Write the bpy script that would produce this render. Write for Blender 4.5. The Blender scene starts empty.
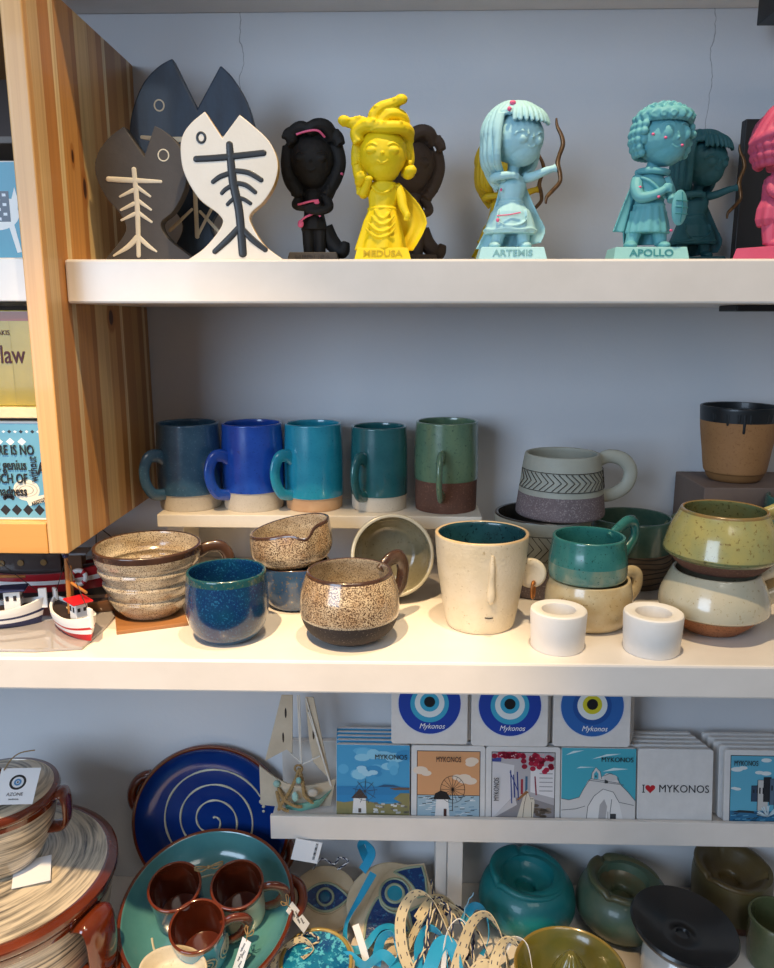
import bpy, bmesh, math, random
from math import sin, cos, pi, radians as R
from mathutils import Vector, Matrix, Euler, noise
random.seed(7)
sc = bpy.context.scene
COL = sc.collection

# ------------------------------------------------------------------ camera
cam_d = bpy.data.cameras.new('camera'); cam = bpy.data.objects.new('camera', cam_d); COL.objects.link(cam)
cam.location = (0, 0, 1.45)
cam.rotation_euler = (R(90 - 11.835), R(-0.057), R(1.503))
cam_d.sensor_fit = 'VERTICAL'; cam_d.sensor_height = 24.0; cam_d.lens = 24.0 * 783.9 / 968
cam_d.clip_start = 0.02
sc.camera = cam

# ------------------------------------------------------------------ light and exposure
sc.view_settings.view_transform = 'Standard'; sc.view_settings.look = 'None'
sc.view_settings.gamma = 1; sc.view_settings.use_curve_mapping = False
sc.view_settings.exposure = 0.0
w = bpy.data.worlds.new('world'); sc.world = w; w.use_nodes = True
w.node_tree.nodes['Background'].inputs[0].default_value = (0.56, 0.62, 0.72, 1)
w.node_tree.nodes['Background'].inputs[1].default_value = 0.18

def area(name, loc, target, sx, sy, power, col):
    d = bpy.data.lights.new(name, 'AREA'); d.shape = 'RECTANGLE'; d.size = sx; d.size_y = sy; d.energy = power; d.color = col
    o = bpy.data.objects.new(name, d); COL.objects.link(o); o.location = loc
    o.rotation_euler = (Vector(target) - Vector(loc)).to_track_quat('-Z', 'Y').to_euler(); return o
def spot(name, loc, target, power, col, ang=60, rad=0.03):
    d = bpy.data.lights.new(name, 'SPOT'); d.energy = power; d.color = col; d.spot_size = R(ang); d.spot_blend = 0.6; d.shadow_soft_size = rad
    o = bpy.data.objects.new(name, d); COL.objects.link(o); o.location = loc
    o.rotation_euler = (Vector(target) - Vector(loc)).to_track_quat('-Z', 'Y').to_euler(); return o
area('window_daylight', (-1.15, -1.00, 1.72), (-.05, .95, 1.25), 1.0, 1.0, 26, (.60, .77, 1.0))
area('shop_ceiling_light', (0.5, -0.7, 2.7), (0.1, .8, 1.4), 1.0, 0.6, 7.5, (1.0, .92, .82))
spot('ceiling_spot', (0.10, .44, 2.62), (0.12, .72, 1.15), 66, (1.0, .76, .46), 62, .016)
spot('ceiling_spot_two', (-0.30, -.05, 2.62), (-0.16, .78, .68), 190, (1.0, .70, .38), 26, .02)

# ------------------------------------------------------------------ colour and materials
def lin(c):
    f = lambda u: u / 12.92 if u <= .04045 else ((u + .055) / 1.055) ** 2.4
    if isinstance(c, str): c = [int(c[i:i + 2], 16) / 255 for i in (0, 2, 4)]
    return (f(c[0]), f(c[1]), f(c[2]), 1)
MATS = {}
def base_mat(name, rough=.5, coat=0, spec=.5, metal=0):
    m = bpy.data.materials.new(name); m.use_nodes = True
    b = m.node_tree.nodes['Principled BSDF']
    b.inputs['Roughness'].default_value = rough; b.inputs['Coat Weight'].default_value = coat
    b.inputs['Coat Roughness'].default_value = .06
    b.inputs['Specular IOR Level'].default_value = spec; b.inputs['Metallic'].default_value = metal
    MATS[name] = m
    return m, m.node_tree.nodes, m.node_tree.links, b
def N(nodes, t, **kw):
    n = nodes.new(t)
    for k, v in kw.items():
        if k.startswith('i_'): n.inputs[k[2:].replace('_', ' ')].default_value = v
        else: setattr(n, k, v)
    return n
def mixc(nodes, links, fac, a, b, mode='MIX'):
    n = nodes.new('ShaderNodeMix'); n.data_type = 'RGBA'; n.blend_type = mode
    for s, v in ((n.inputs[0], fac), (n.inputs[6], a), (n.inputs[7], b)):
        if hasattr(v, 'is_linked'): links.new(v, s)
        else: s.default_value = v
    return n.outputs[2]
def ceramic(name, c1, c2=None, mscale=25, speck=None, sscale=350, samt=.45, rough=.3, coat=.3, bump=.08, bscale=300, metal=0, stretch=(1, 1, 1)):
    m, n, l, b = base_mat(name, rough, coat, metal=metal)
    tc = N(n, 'ShaderNodeTexCoord'); mp = N(n, 'ShaderNodeMapping'); mp.inputs['Scale'].default_value = stretch
    l.new(tc.outputs['Object'], mp.inputs['Vector'])
    nz = N(n, 'ShaderNodeTexNoise', i_Scale=mscale, i_Detail=5.0, i_Roughness=.62); l.new(mp.outputs[0], nz.inputs['Vector'])
    mr = N(n, 'ShaderNodeMapRange', i_From_Min=.35, i_From_Max=.65); l.new(nz.outputs['Fac'], mr.inputs['Value'])
    out = mixc(n, l, mr.outputs[0], lin(c1), lin(c2 or c1))
    if speck:
        ns = N(n, 'ShaderNodeTexNoise', i_Scale=sscale, i_Detail=3.0, i_Roughness=.7); l.new(tc.outputs['Object'], ns.inputs['Vector'])
        ms = N(n, 'ShaderNodeMapRange', i_From_Min=1 - samt - .04, i_From_Max=1 - samt + .04); l.new(ns.outputs['Fac'], ms.inputs['Value'])
        out = mixc(n, l, ms.outputs[0], out, lin(speck))
    l.new(out, b.inputs['Base Color'])
    if bump:
        nb = N(n, 'ShaderNodeTexNoise', i_Scale=bscale, i_Detail=3.0); l.new(tc.outputs['Object'], nb.inputs['Vector'])
        bp = N(n, 'ShaderNodeBump', i_Strength=bump * 3, i_Distance=.0006); l.new(nb.outputs['Fac'], bp.inputs['Height'])
        l.new(bp.outputs[0], b.inputs['Normal'])
    return m
def paint(name, c, rough=.6, coat=0):
    return ceramic(name, c, None, rough=rough, coat=coat, bump=.03)

def wood(name, stops, axis='Y', lo=0., hi=1., grain=(180, 180, 5), knots=(), dark='9a6430', gstr=.35, rough=.42):
    """planks as constant colour bands along one axis, with stretched grain and knots"""
    m, n, l, b = base_mat(name, rough, .15)
    tc = N(n, 'ShaderNodeTexCoord'); sp = N(n, 'ShaderNodeSeparateXYZ'); l.new(tc.outputs['Object'], sp.inputs[0])
    wob = N(n, 'ShaderNodeTexNoise', i_Scale=3.2, i_Detail=1.0); l.new(tc.outputs['Object'], wob.inputs['Vector'])
    wm = N(n, 'ShaderNodeMath', operation='MULTIPLY_ADD'); l.new(wob.outputs['Fac'], wm.inputs[0]); wm.inputs[1].default_value = (hi - lo) * .03
    l.new(sp.outputs[axis], wm.inputs[2])
    mr = N(n, 'ShaderNodeMapRange', i_From_Min=lo, i_From_Max=hi); l.new(wm.outputs[0], mr.inputs['Value'])
    cr = N(n, 'ShaderNodeValToRGB'); cr.color_ramp.interpolation = 'CONSTANT'
    el = cr.color_ramp.elements
    el[0].position = 0; el[0].color = lin(stops[0][1]); el[1].position = stops[1][0]; el[1].color = lin(stops[1][1])
    for p, c in stops[2:]:
        e = el.new(p); e.color = lin(c)
    l.new(mr.outputs[0], cr.inputs[0])
    mp = N(n, 'ShaderNodeMapping'); mp.inputs['Scale'].default_value = grain; l.new(tc.outputs['Object'], mp.inputs['Vector'])
    g = N(n, 'ShaderNodeTexNoise', i_Scale=1.0, i_Detail=4.0, i_Roughness=.6, i_Distortion=.6); l.new(mp.outputs[0], g.inputs['Vector'])
    gm = N(n, 'ShaderNodeMapRange', i_From_Min=.45, i_From_Max=.75, i_To_Max=gstr); l.new(g.outputs['Fac'], gm.inputs['Value'])
    out = mixc(n, l, gm.outputs[0], cr.outputs[0], lin(dark))
    mp2 = N(n, 'ShaderNodeMapping'); mp2.inputs['Scale'].default_value = tuple(s * .2 for s in grain); l.new(tc.outputs['Object'], mp2.inputs['Vector'])
    g2 = N(n, 'ShaderNodeTexNoise', i_Scale=1.0, i_Detail=2.0, i_Distortion=1.2); l.new(mp2.outputs[0], g2.inputs['Vector'])
    gm2 = N(n, 'ShaderNodeMapRange', i_From_Min=.5, i_From_Max=.8, i_To_Max=.5); l.new(g2.outputs['Fac'], gm2.inputs['Value'])
    out = mixc(n, l, gm2.outputs[0], out, lin(dark))
    for (ky, kz, ry, rz) in knots:
        s1 = N(n, 'ShaderNodeMath', operation='MULTIPLY_ADD'); l.new(sp.outputs['Y'], s1.inputs[0]); s1.inputs[1].default_value = 1 / ry; s1.inputs[2].default_value = -ky / ry
        s2 = N(n, 'ShaderNodeMath', operation='MULTIPLY_ADD'); l.new(sp.outputs['Z'], s2.inputs[0]); s2.inputs[1].default_value = 1 / rz; s2.inputs[2].default_value = -kz / rz
        cb = N(n, 'ShaderNodeCombineXYZ'); l.new(s1.outputs[0], cb.inputs[0]); l.new(s2.outputs[0], cb.inputs[1])
        ln = N(n, 'ShaderNodeVectorMath', operation='LENGTH'); l.new(cb.outputs[0], ln.inputs[0])
        for a, c_, f_ in ((2.0, 'a8692c', .8), (1.0, '4a2410', 1.0)):
            mm = N(n, 'ShaderNodeMapRange', i_From_Min=a * .75, i_From_Max=a, i_To_Min=f_, i_To_Max=0.); l.new(ln.outputs['Value'], mm.inputs['Value'])
            out = mixc(n, l, mm.outputs[0], out, lin(c_))
    l.new(out, b.inputs['Base Color'])
    bp = N(n, 'ShaderNodeBump', i_Strength=.15, i_Distance=.0004); l.new(g.outputs['Fac'], bp.inputs['Height']); l.new(bp.outputs[0], b.inputs['Normal'])
    return m

def swirl_glaze(name, c1, c2, axis_scale=(14, 14, 170), dist=2.0, coat=.6):
    """hand-brushed concentric strokes round the vessel"""
    m, n, l, b = base_mat(name, .3, coat)
    tc = N(n, 'ShaderNodeTexCoord'); sp = N(n, 'ShaderNodeSeparateXYZ'); l.new(tc.outputs['Object'], sp.inputs[0])
    cb = N(n, 'ShaderNodeCombineXYZ'); l.new(sp.outputs['X'], cb.inputs[0]); l.new(sp.outputs['Y'], cb.inputs[1])
    off = N(n, 'ShaderNodeVectorMath', operation='ADD'); l.new(cb.outputs[0], off.inputs[0]); off.inputs[1].default_value = (.012, -.008, 0)
    ln = N(n, 'ShaderNodeVectorMath', operation='LENGTH'); l.new(off.outputs[0], ln.inputs[0])
    ad = N(n, 'ShaderNodeMath', operation='MULTIPLY_ADD'); l.new(sp.outputs['Z'], ad.inputs[0]); ad.inputs[1].default_value = 1.4; l.new(ln.outputs['Value'], ad.inputs[2])
    c3 = N(n, 'ShaderNodeCombineXYZ')
    for k, s in (('X', 9), ('Y', 9)):
        q = N(n, 'ShaderNodeMath', operation='MULTIPLY'); l.new(sp.outputs[k], q.inputs[0]); q.inputs[1].default_value = s; l.new(q.outputs[0], c3.inputs[k])
    q = N(n, 'ShaderNodeMath', operation='MULTIPLY'); l.new(ad.outputs[0], q.inputs[0]); q.inputs[1].default_value = axis_scale[2]; l.new(q.outputs[0], c3.inputs['Z'])
    nz = N(n, 'ShaderNodeTexNoise', i_Scale=1.0, i_Detail=5.0, i_Roughness=.65, i_Distortion=.3); l.new(c3.outputs[0], nz.inputs['Vector'])
    mr = N(n, 'ShaderNodeMapRange', i_From_Min=.42, i_From_Max=.66); l.new(nz.outputs['Fac'], mr.inputs['Value'])
    l.new(mixc(n, l, mr.outputs[0], lin(c1), lin(c2)), b.inputs['Base Color'])
    return m

# ------------------------------------------------------------------ mesh helpers
def finish(name, bm, mats, parent=None, smooth=True, loc=None, rot=None, bevel=0, ang=40, cast=True):
    me = bpy.data.meshes.new(name)
    bmesh.ops.recalc_face_normals(bm, faces=bm.faces)
    bm.to_mesh(me); bm.free()
    if not isinstance(mats, (list, tuple)): mats = [mats]
    for m in mats: me.materials.append(m)
    if smooth:
        me.polygons.foreach_set('use_smooth', [True] * len(me.polygons))
        if ang < 180: me.set_sharp_from_angle(angle=R(ang))
    o = bpy.data.objects.new(name, me); COL.objects.link(o)
    if parent: o.parent = parent
    if loc: o.location = loc
    if rot: o.rotation_euler = rot
    if bevel:
        md = o.modifiers.new('bevel', 'BEVEL'); md.width = bevel; md.segments = 2; md.limit_method = 'ANGLE'; md.angle_limit = R(50)
    return o
def tag(o, label, cat, group=None):
    o['label'] = label; o['category'] = cat
    if group: o['group'] = group
    return o
def thing(name, label, cat, loc=(0, 0, 0), rot=(0, 0, 0), group=None):
    o = bpy.data.objects.new(name, None); COL.objects.link(o); o.location = loc; o.rotation_euler = rot
    o.empty_display_size = .02
    return tag(o, label, cat, group)
def box(bm, x0, x1, y0, y1, z0, z1, mi=0, M=None):
    vs = [bm.verts.new((x, y, z)) for x in (x0, x1) for y in (y0, y1) for z in (z0, z1)]
    if M is not None:
        for v in vs: v.co = M @ v.co
    for f in ((0, 1, 3, 2), (4, 6, 7, 5), (0, 4, 5, 1), (2, 3, 7, 6), (0, 2, 6, 4), (1, 5, 7, 3)):
        bm.faces.new([vs[i] for i in f]).material_index = mi
def boxobj(name, a, mats, parent=None, bevel=0, **kw):
    bm = bmesh.new(); box(bm, *a); return finish(name, bm, mats, parent, smooth=False, bevel=bevel, **kw)
def lathe(bm, prof, seg=64, mi=None, warp=None, M=None):
    """prof: list of (r, z, mat) ; r==0 ends close to a point"""
    rings = []
    for p in prof:
        r, z = p[0], p[1]
        if r < 1e-6: rings.append([bm.verts.new((0, 0, z))])
        else: rings.append([bm.verts.new((r * cos(2 * pi * k / seg), r * sin(2 * pi * k / seg), z)) for k in range(seg)])
    for i in range(len(rings) - 1):
        a, b = rings[i], rings[i + 1]; m = prof[i + 1][2] if len(prof[i + 1]) > 2 else 0
        for k in range(seg):
            k2 = (k + 1) % seg
            if len(a) == 1 and len(b) == 1: continue
            if len(a) == 1: f = bm.faces.new((a[0], b[k], b[k2]))
            elif len(b) == 1: f = bm.faces.new((a[k], a[k2], b[0]))
            else: f = bm.faces.new((a[k], a[k2], b[k2], b[k]))
            f.material_index = m
    for ring in rings:
        for v in ring:
            if warp: v.co = warp(v.co.copy())
            if M is not None: v.co = M @ v.co
def spline(pts, n=8):
    """Catmull-Rom through points of any dimension"""
    P = [tuple(p) for p in pts]; out = []
    Q = [P[0]] + P + [P[-1]]
    for i in range(1, len(Q) - 2):
        for k in range(n):
            t = k / n; t2 = t * t; t3 = t2 * t
            out.append(tuple(.5 * (2 * b + (c - a) * t + (2 * a - 5 * b + 4 * c - d) * t2 + (3 * b - a - 3 * c + d) * t3)
                             for a, b, c, d in zip(Q[i - 1], Q[i], Q[i + 1], Q[i + 2])))
    out.append(P[-1]); return out
def tube(bm, pts, rad=None, seg=10, mi=0, flat=None, closed=False, up=None):
    """pts: (x,y,z[,r]); flat=(a,b) scales the section (a across, b thick)"""
    V = [Vector(p[:3]) for p in pts]; rr = [p[3] if len(p) > 3 else rad for p in pts]
    n = len(V); rings = []; prev = None
    for i in range(n):
        t = (V[(i + 1) % n] - V[i - 1]) if closed else (V[min(i + 1, n - 1)] - V[max(i - 1, 0)])
        if t.length < 1e-9: t = Vector((0, 0, 1))
        t.normalize()
        if prev is None:
            a = Vector(up) if up else (Vector((0, 0, 1)) if abs(t.z) < .9 else Vector((1, 0, 0)))
        else: a = prev
        a = a - t * a.dot(t)
        if a.length < 1e-6: a = t.orthogonal()
        a.normalize(); prev = a; b = t.cross(a)
        fa, fb = flat or (1, 1)
        rings.append([bm.verts.new(V[i] + (a * cos(2 * pi * k / seg) * fb + b * sin(2 * pi * k / seg) * fa) * rr[i]) for k in range(seg)])
    m = n if closed else n - 1
    for i in range(m):
        A, B = rings[i], rings[(i + 1) % n]
        for k in range(seg):
            bm.faces.new((A[k], A[(k + 1) % seg], B[(k + 1) % seg], B[k])).material_index = mi
    if not closed:
        bm.faces.new(rings[0]).material_index = mi; bm.faces.new(rings[-1][::-1]).material_index = mi
def tubeobj(name, pts, rad, mats, parent=None, seg=10, flat=None, closed=False, n=8, up=None, sm=True):
    bm = bmesh.new(); P = spline(pts, n) if sm else pts
    tube(bm, P, rad, seg, 0, flat, closed, up); return finish(name, bm, mats, parent, ang=60)
def ell(bm, c, r, rot=None, mi=0, sub=3):
    M = Matrix.Translation(c) @ (Euler(rot).to_matrix().to_4x4() if rot else Matrix()) @ Matrix.Diagonal((r[0], r[1], r[2], 1))
    g = bmesh.ops.create_icosphere(bm, subdivisions=sub, radius=1, matrix=M)
    for v in g['verts']:
        for f in v.link_faces: f.material_index = mi
def slab_poly(bm, pts, y0, y1, mi=0):
    """extruded outline, pts in (x,z)"""
    a = [bm.verts.new((x, y0, z)) for x, z in pts]; b = [bm.verts.new((x, y1, z)) for x, z in pts]
    n = len(pts)
    bm.faces.new(a).material_index = mi; bm.faces.new(b[::-1]).material_index = mi
    for i in range(n): bm.faces.new((a[i], b[i], b[(i + 1) % n], a[(i + 1) % n])).material_index = mi
def remesh(name, bm, mat, parent, voxel=.0009, smooth=4, disp=None):
    """union of overlapping shapes into one continuous surface"""
    me = bpy.data.meshes.new('tmp'); bm.to_mesh(me); bm.free()
    o = bpy.data.objects.new('tmp', me); COL.objects.link(o)
    md = o.modifiers.new('r', 'REMESH'); md.mode = 'VOXEL'; md.voxel_size = voxel
    ms = o.modifiers.new('s', 'SMOOTH'); ms.iterations = smooth; ms.factor = .5
    dg = bpy.context.evaluated_depsgraph_get(); dg.update()
    me2 = bpy.data.meshes.new_from_object(o.evaluated_get(dg)); me2.name = name
    bpy.data.objects.remove(o); bpy.data.meshes.remove(me)
    me2.materials.clear(); me2.materials.append(mat)
    me2.polygons.foreach_set('use_smooth', [True] * len(me2.polygons))
    r = bpy.data.objects.new(name, me2); COL.objects.link(r); r.parent = parent
    return r
def text(name, s, size, mat, parent, loc, rot=(R(90), 0, 0), sx=1.0, ext=.00015, bold=0, shear=0, align='CENTER', wrap=None, space=1.0):
    cu = bpy.data.curves.new('t', 'FONT'); cu.body = s; cu.size = size; cu.extrude = ext; cu.offset = bold; cu.shear = shear
    cu.align_x = align; cu.align_y = 'CENTER'; cu.space_character = space; cu.resolution_u = 3
    o = bpy.data.objects.new('t', cu); COL.objects.link(o)
    dg = bpy.context.evaluated_depsgraph_get(); dg.update()
    me = bpy.data.meshes.new_from_object(o.evaluated_get(dg)); me.name = name
    bpy.data.objects.remove(o); bpy.data.curves.remove(cu)
    for v in me.vertices:
        v.co.x *= sx
        if wrap: v.co = wrap(v.co.copy())
    me.materials.clear(); me.materials.append(mat)
    r = bpy.data.objects.new(name, me); COL.objects.link(r); r.parent = parent
    if not wrap: r.location = loc; r.rotation_euler = rot
    return r

# ================================================================== SETTING
M_TOP, M_MID, M_LOW = 1.504, 1.150, 0.677     # shelf tops
WALL = 0.966
def wall_mat():
    m, n, l, b = base_mat('painted_plaster', .75, 0)
    tc = N(n, 'ShaderNodeTexCoord'); sp = N(n, 'ShaderNodeSeparateXYZ'); l.new(tc.outputs['Object'], sp.inputs[0])
    nz = N(n, 'ShaderNodeTexNoise', i_Scale=4.0, i_Detail=3.0); l.new(tc.outputs['Object'], nz.inputs['Vector'])
    mr = N(n, 'ShaderNodeMapRange', i_From_Min=.35, i_From_Max=.65); l.new(nz.outputs['Fac'], mr.inputs['Value'])
    out = mixc(n, l, mr.outputs[0], lin('dddfe2'), lin('d6d8dc'))
    wob = N(n, 'ShaderNodeTexNoise', i_Scale=26.0, i_Detail=4.0); l.new(tc.outputs['Object'], wob.inputs['Vector'])
    for x0, z0, z1 in ((-.191, 1.69, 1.80), (.338, 1.62, 1.80), (.345, 1.50, 1.62), (-.13, 1.05, 1.12)):   # hairline cracks
        a = N(n, 'ShaderNodeMath', operation='MULTIPLY_ADD'); l.new(wob.outputs['Fac'], a.inputs[0]); a.inputs[1].default_value = .022; l.new(sp.outputs['X'], a.inputs[2])
        c = N(n, 'ShaderNodeMath', operation='COMPARE'); l.new(a.outputs[0], c.inputs[0]); c.inputs[1].default_value = x0 + .011; c.inputs[2].default_value = .00045
        d = N(n, 'ShaderNodeMath', operation='COMPARE'); l.new(sp.outputs['Z'], d.inputs[0]); d.inputs[1].default_value = (z0 + z1) / 2; d.inputs[2].default_value = (z1 - z0) / 2
        e = N(n, 'ShaderNodeMath', operation='MULTIPLY'); l.new(c.outputs[0], e.inputs[0]); l.new(d.outputs[0], e.inputs[1])
        e2 = N(n, 'ShaderNodeMath', operation='MULTIPLY'); l.new(e.outputs[0], e2.inputs[0]); e2.inputs[1].default_value = .55
        out = mixc(n, l, e2.outputs[0], out, lin('6c6c72'))
    l.new(out, b.inputs['Base Color'])
    nb = N(n, 'ShaderNodeTexNoise', i_Scale=220.0, i_Detail=4.0); l.new(tc.outputs['Object'], nb.inputs['Vector'])
    bp = N(n, 'ShaderNodeBump', i_Strength=.3, i_Distance=.0008); l.new(nb.outputs['Fac'], bp.inputs['Height']); l.new(bp.outputs[0], b.inputs['Normal'])
    return m
WALLM = wall_mat()
def struct(name, a, m):
    o = boxobj(name, a, m); o['kind'] = 'structure'; return o
struct('wall_back', (-2.2, 2.2, WALL, WALL + .12, 0, 2.9), WALLM)
struct('floor', (-2.2, 2.2, -2.6, WALL, -.05, 0), ceramic('grey_floor', '8d8a86', '7d7a76', rough=.5))

WHITE = ceramic('white_shelf_paint', 'e6dfd8', 'dfd8d0', mscale=12, rough=.32, coat=.15, bump=.12, bscale=60)
def shelf(name, x0, x1, y0, z0, z1, label):
    o = boxobj(name, (x0, x1, y0, WALL - .0005, z0, z1), WHITE, bevel=.0022); return tag(o, label, 'shelf')
shelf('display_shelf', -.3155, .95, .7374, 1.4644, M_TOP, 'white shelf board carrying the painted fish and coloured figurines')
shelf('display_shelf', -.95, .95, .654, 1.1186, M_MID, 'white shelf board carrying the ceramic mugs and toy boats')
shelf('display_shelf', -.95, .95, .56, M_LOW - .04, M_LOW, 'white lowest shelf board under the casseroles, dishes and ashtrays')
shelf('display_shelf', -.95, .95, .7374, 1.787, 1.827, 'white topmost shelf board above the figurines')

# wooden wall cabinet at the left
CX0, CX1 = -.3345, -.316
pstops = [(0, 'd9a566'), (.045, 'e6c48c'), (.12, 'c58748'), (.20, 'ecd09b'), (.235, 'cd9350'), (.36, 'b57a3c'), (.40, 'e2c084'), (.52, 'd3a468'),
          (.60, 'b98248'), (.66, 'ecd3a2'), (.69, 'b8854e'), (.80, 'c7975c'), (.87, 'ab7843'), (.93, 'e3c592'), (.965, 'b78450')]
PINE_SIDE = wood('striped_pine', pstops, 'Y', .696, WALL, (30, 190, 4), knots=((.800, 1.575, .0045, .011), (.776, 1.600, .0028, .007), (.845, 1.452, .007, .009)), dark='9a5f2a', gstr=.4)
PINE_FRONT = wood('pine_edge', [(0, 'ddb075'), (.5, 'd8a96b')], 'X', -.36, -.3, (260, 60, 3), dark='b9824a', gstr=.5)
PINE_BOT = wood('pine_bottom', [(0, 'dca35a'), (.5, 'd39b52')], 'Z', 1.2, 1.27, (3, 90, 120), dark='b9772f', gstr=.4)
DARKBACK = paint('dark_cabinet_back', '5a504c', .8)
cab = thing('wall_cabinet', 'pine wall cabinet with striped side panel at the left', 'cabinet', (-.55, .83, 1.2353))
def under(o, p):
    o.parent = p; o.matrix_parent_inverse = Matrix.Translation(-Vector(p.location)); return o
sp_ = bmesh.new(); box(sp_, CX0, CX1, .696, WALL - .001, 1.2353, 1.734)
for f in sp_.faces:
    f.normal_update(); f.material_index = 1 if f.normal.y < -.5 else 0
under(finish('side_panel', sp_, [PINE_SIDE, PINE_FRONT], smooth=False, bevel=.0012), cab)
bm = bmesh.new()
v = [bm.verts.new(p) for p in ((-.8, .696, 1.2353), (CX1 - .0005, .696, 1.2353), (CX0 - .0003, .696, 1.2653), (-.8, .696, 1.2653),
                               (-.8, .96, 1.2353), (CX1 - .0005, .96, 1.2353), (CX0 - .0003, .96, 1.2653), (-.8, .96, 1.2653))]
box(bm, -.8, CX0 - .0004, .696, WALL - .001, 1.2353, 1.2645)
for q in v: bm.verts.remove(q)
under(finish('bottom_panel', bm, PINE_BOT, smooth=False, bevel=.0008), cab)
under(boxobj('back_panel', (-.8, CX0, .945, .965, 1.2653, 1.734), DARKBACK), cab)
under(boxobj('top_panel', (-.8, CX0, .696, WALL - .001, 1.714, 1.734), PINE_BOT), cab)
under(boxobj('inner_shelf', (-.8, CX0 - .0004, .702, .945, 1.4655, 1.5025), WHITE, bevel=.001), cab)
under(boxobj('inner_shelf', (-.8, CX0 - .0004, .704, .945, 1.3615, 1.3715), ceramic('pale_pine_board', 'ecd9a8', 'e4cf9b'), bevel=.0008), cab)
under(boxobj('inner_shelf', (-.8, CX0 - .0004, .72, .945, 1.6, 1.606), paint('grey_inner_board', '6c6662'), bevel=.0008), cab)
# ================================================================== GLAZES
def vessel(name, outer, wall, bands, mats, parent=None, inner=0, seg=72, warp=None, floor=.005, lip=None, foot=True):
    """outer: (r,z) smoothed; bands: [(zmax, mat index)] outside; inner material index"""
    P = spline(outer, 6)
    def mi(z):
        for zm, k in bands:
            if z <= zm: return k
        return bands[-1][1]
    prof = [(0, P[0][1] + .0008, mi(P[0][1]))] + [(r, z, mi(z)) for r, z in P]
    rt, zt = P[-1]; lipm = inner if lip is None else lip
    prof += [(rt - wall * .12, zt + wall * .28, lipm), (rt - wall * .5, zt + wall * .42, lipm), (rt - wall * .88, zt + wall * .22, lipm)]
    for r, z in reversed(P):
        if z > floor + P[0][1] and z < zt - wall * .3: prof.append((max(r - wall, .002), z, inner))
    r0 = prof[-1][0]
    prof += [(r0 * .8, floor + P[0][1], inner), (r0 * .4, floor * .8 + P[0][1], inner), (0, floor * .8 + P[0][1], inner)]
    bm = bmesh.new(); lathe(bm, prof, seg, warp=warp)
    return finish(name, bm, mats, parent, ang=50)
def handle(parent, pts, rad, mat, ang=0, flat=(1, 1), name='handle', seg=12):
    """pts in (radial, z) plane, rotated by ang about the vertical"""
    c, s = cos(ang), sin(ang)
    P = [(r * c, r * s, z) + ((q[0],) if q else ()) for (r, z, *q) in pts]
    return tubeobj(name, P, rad, mat, parent, seg, flat, up=(-s, c, 0))

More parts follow.
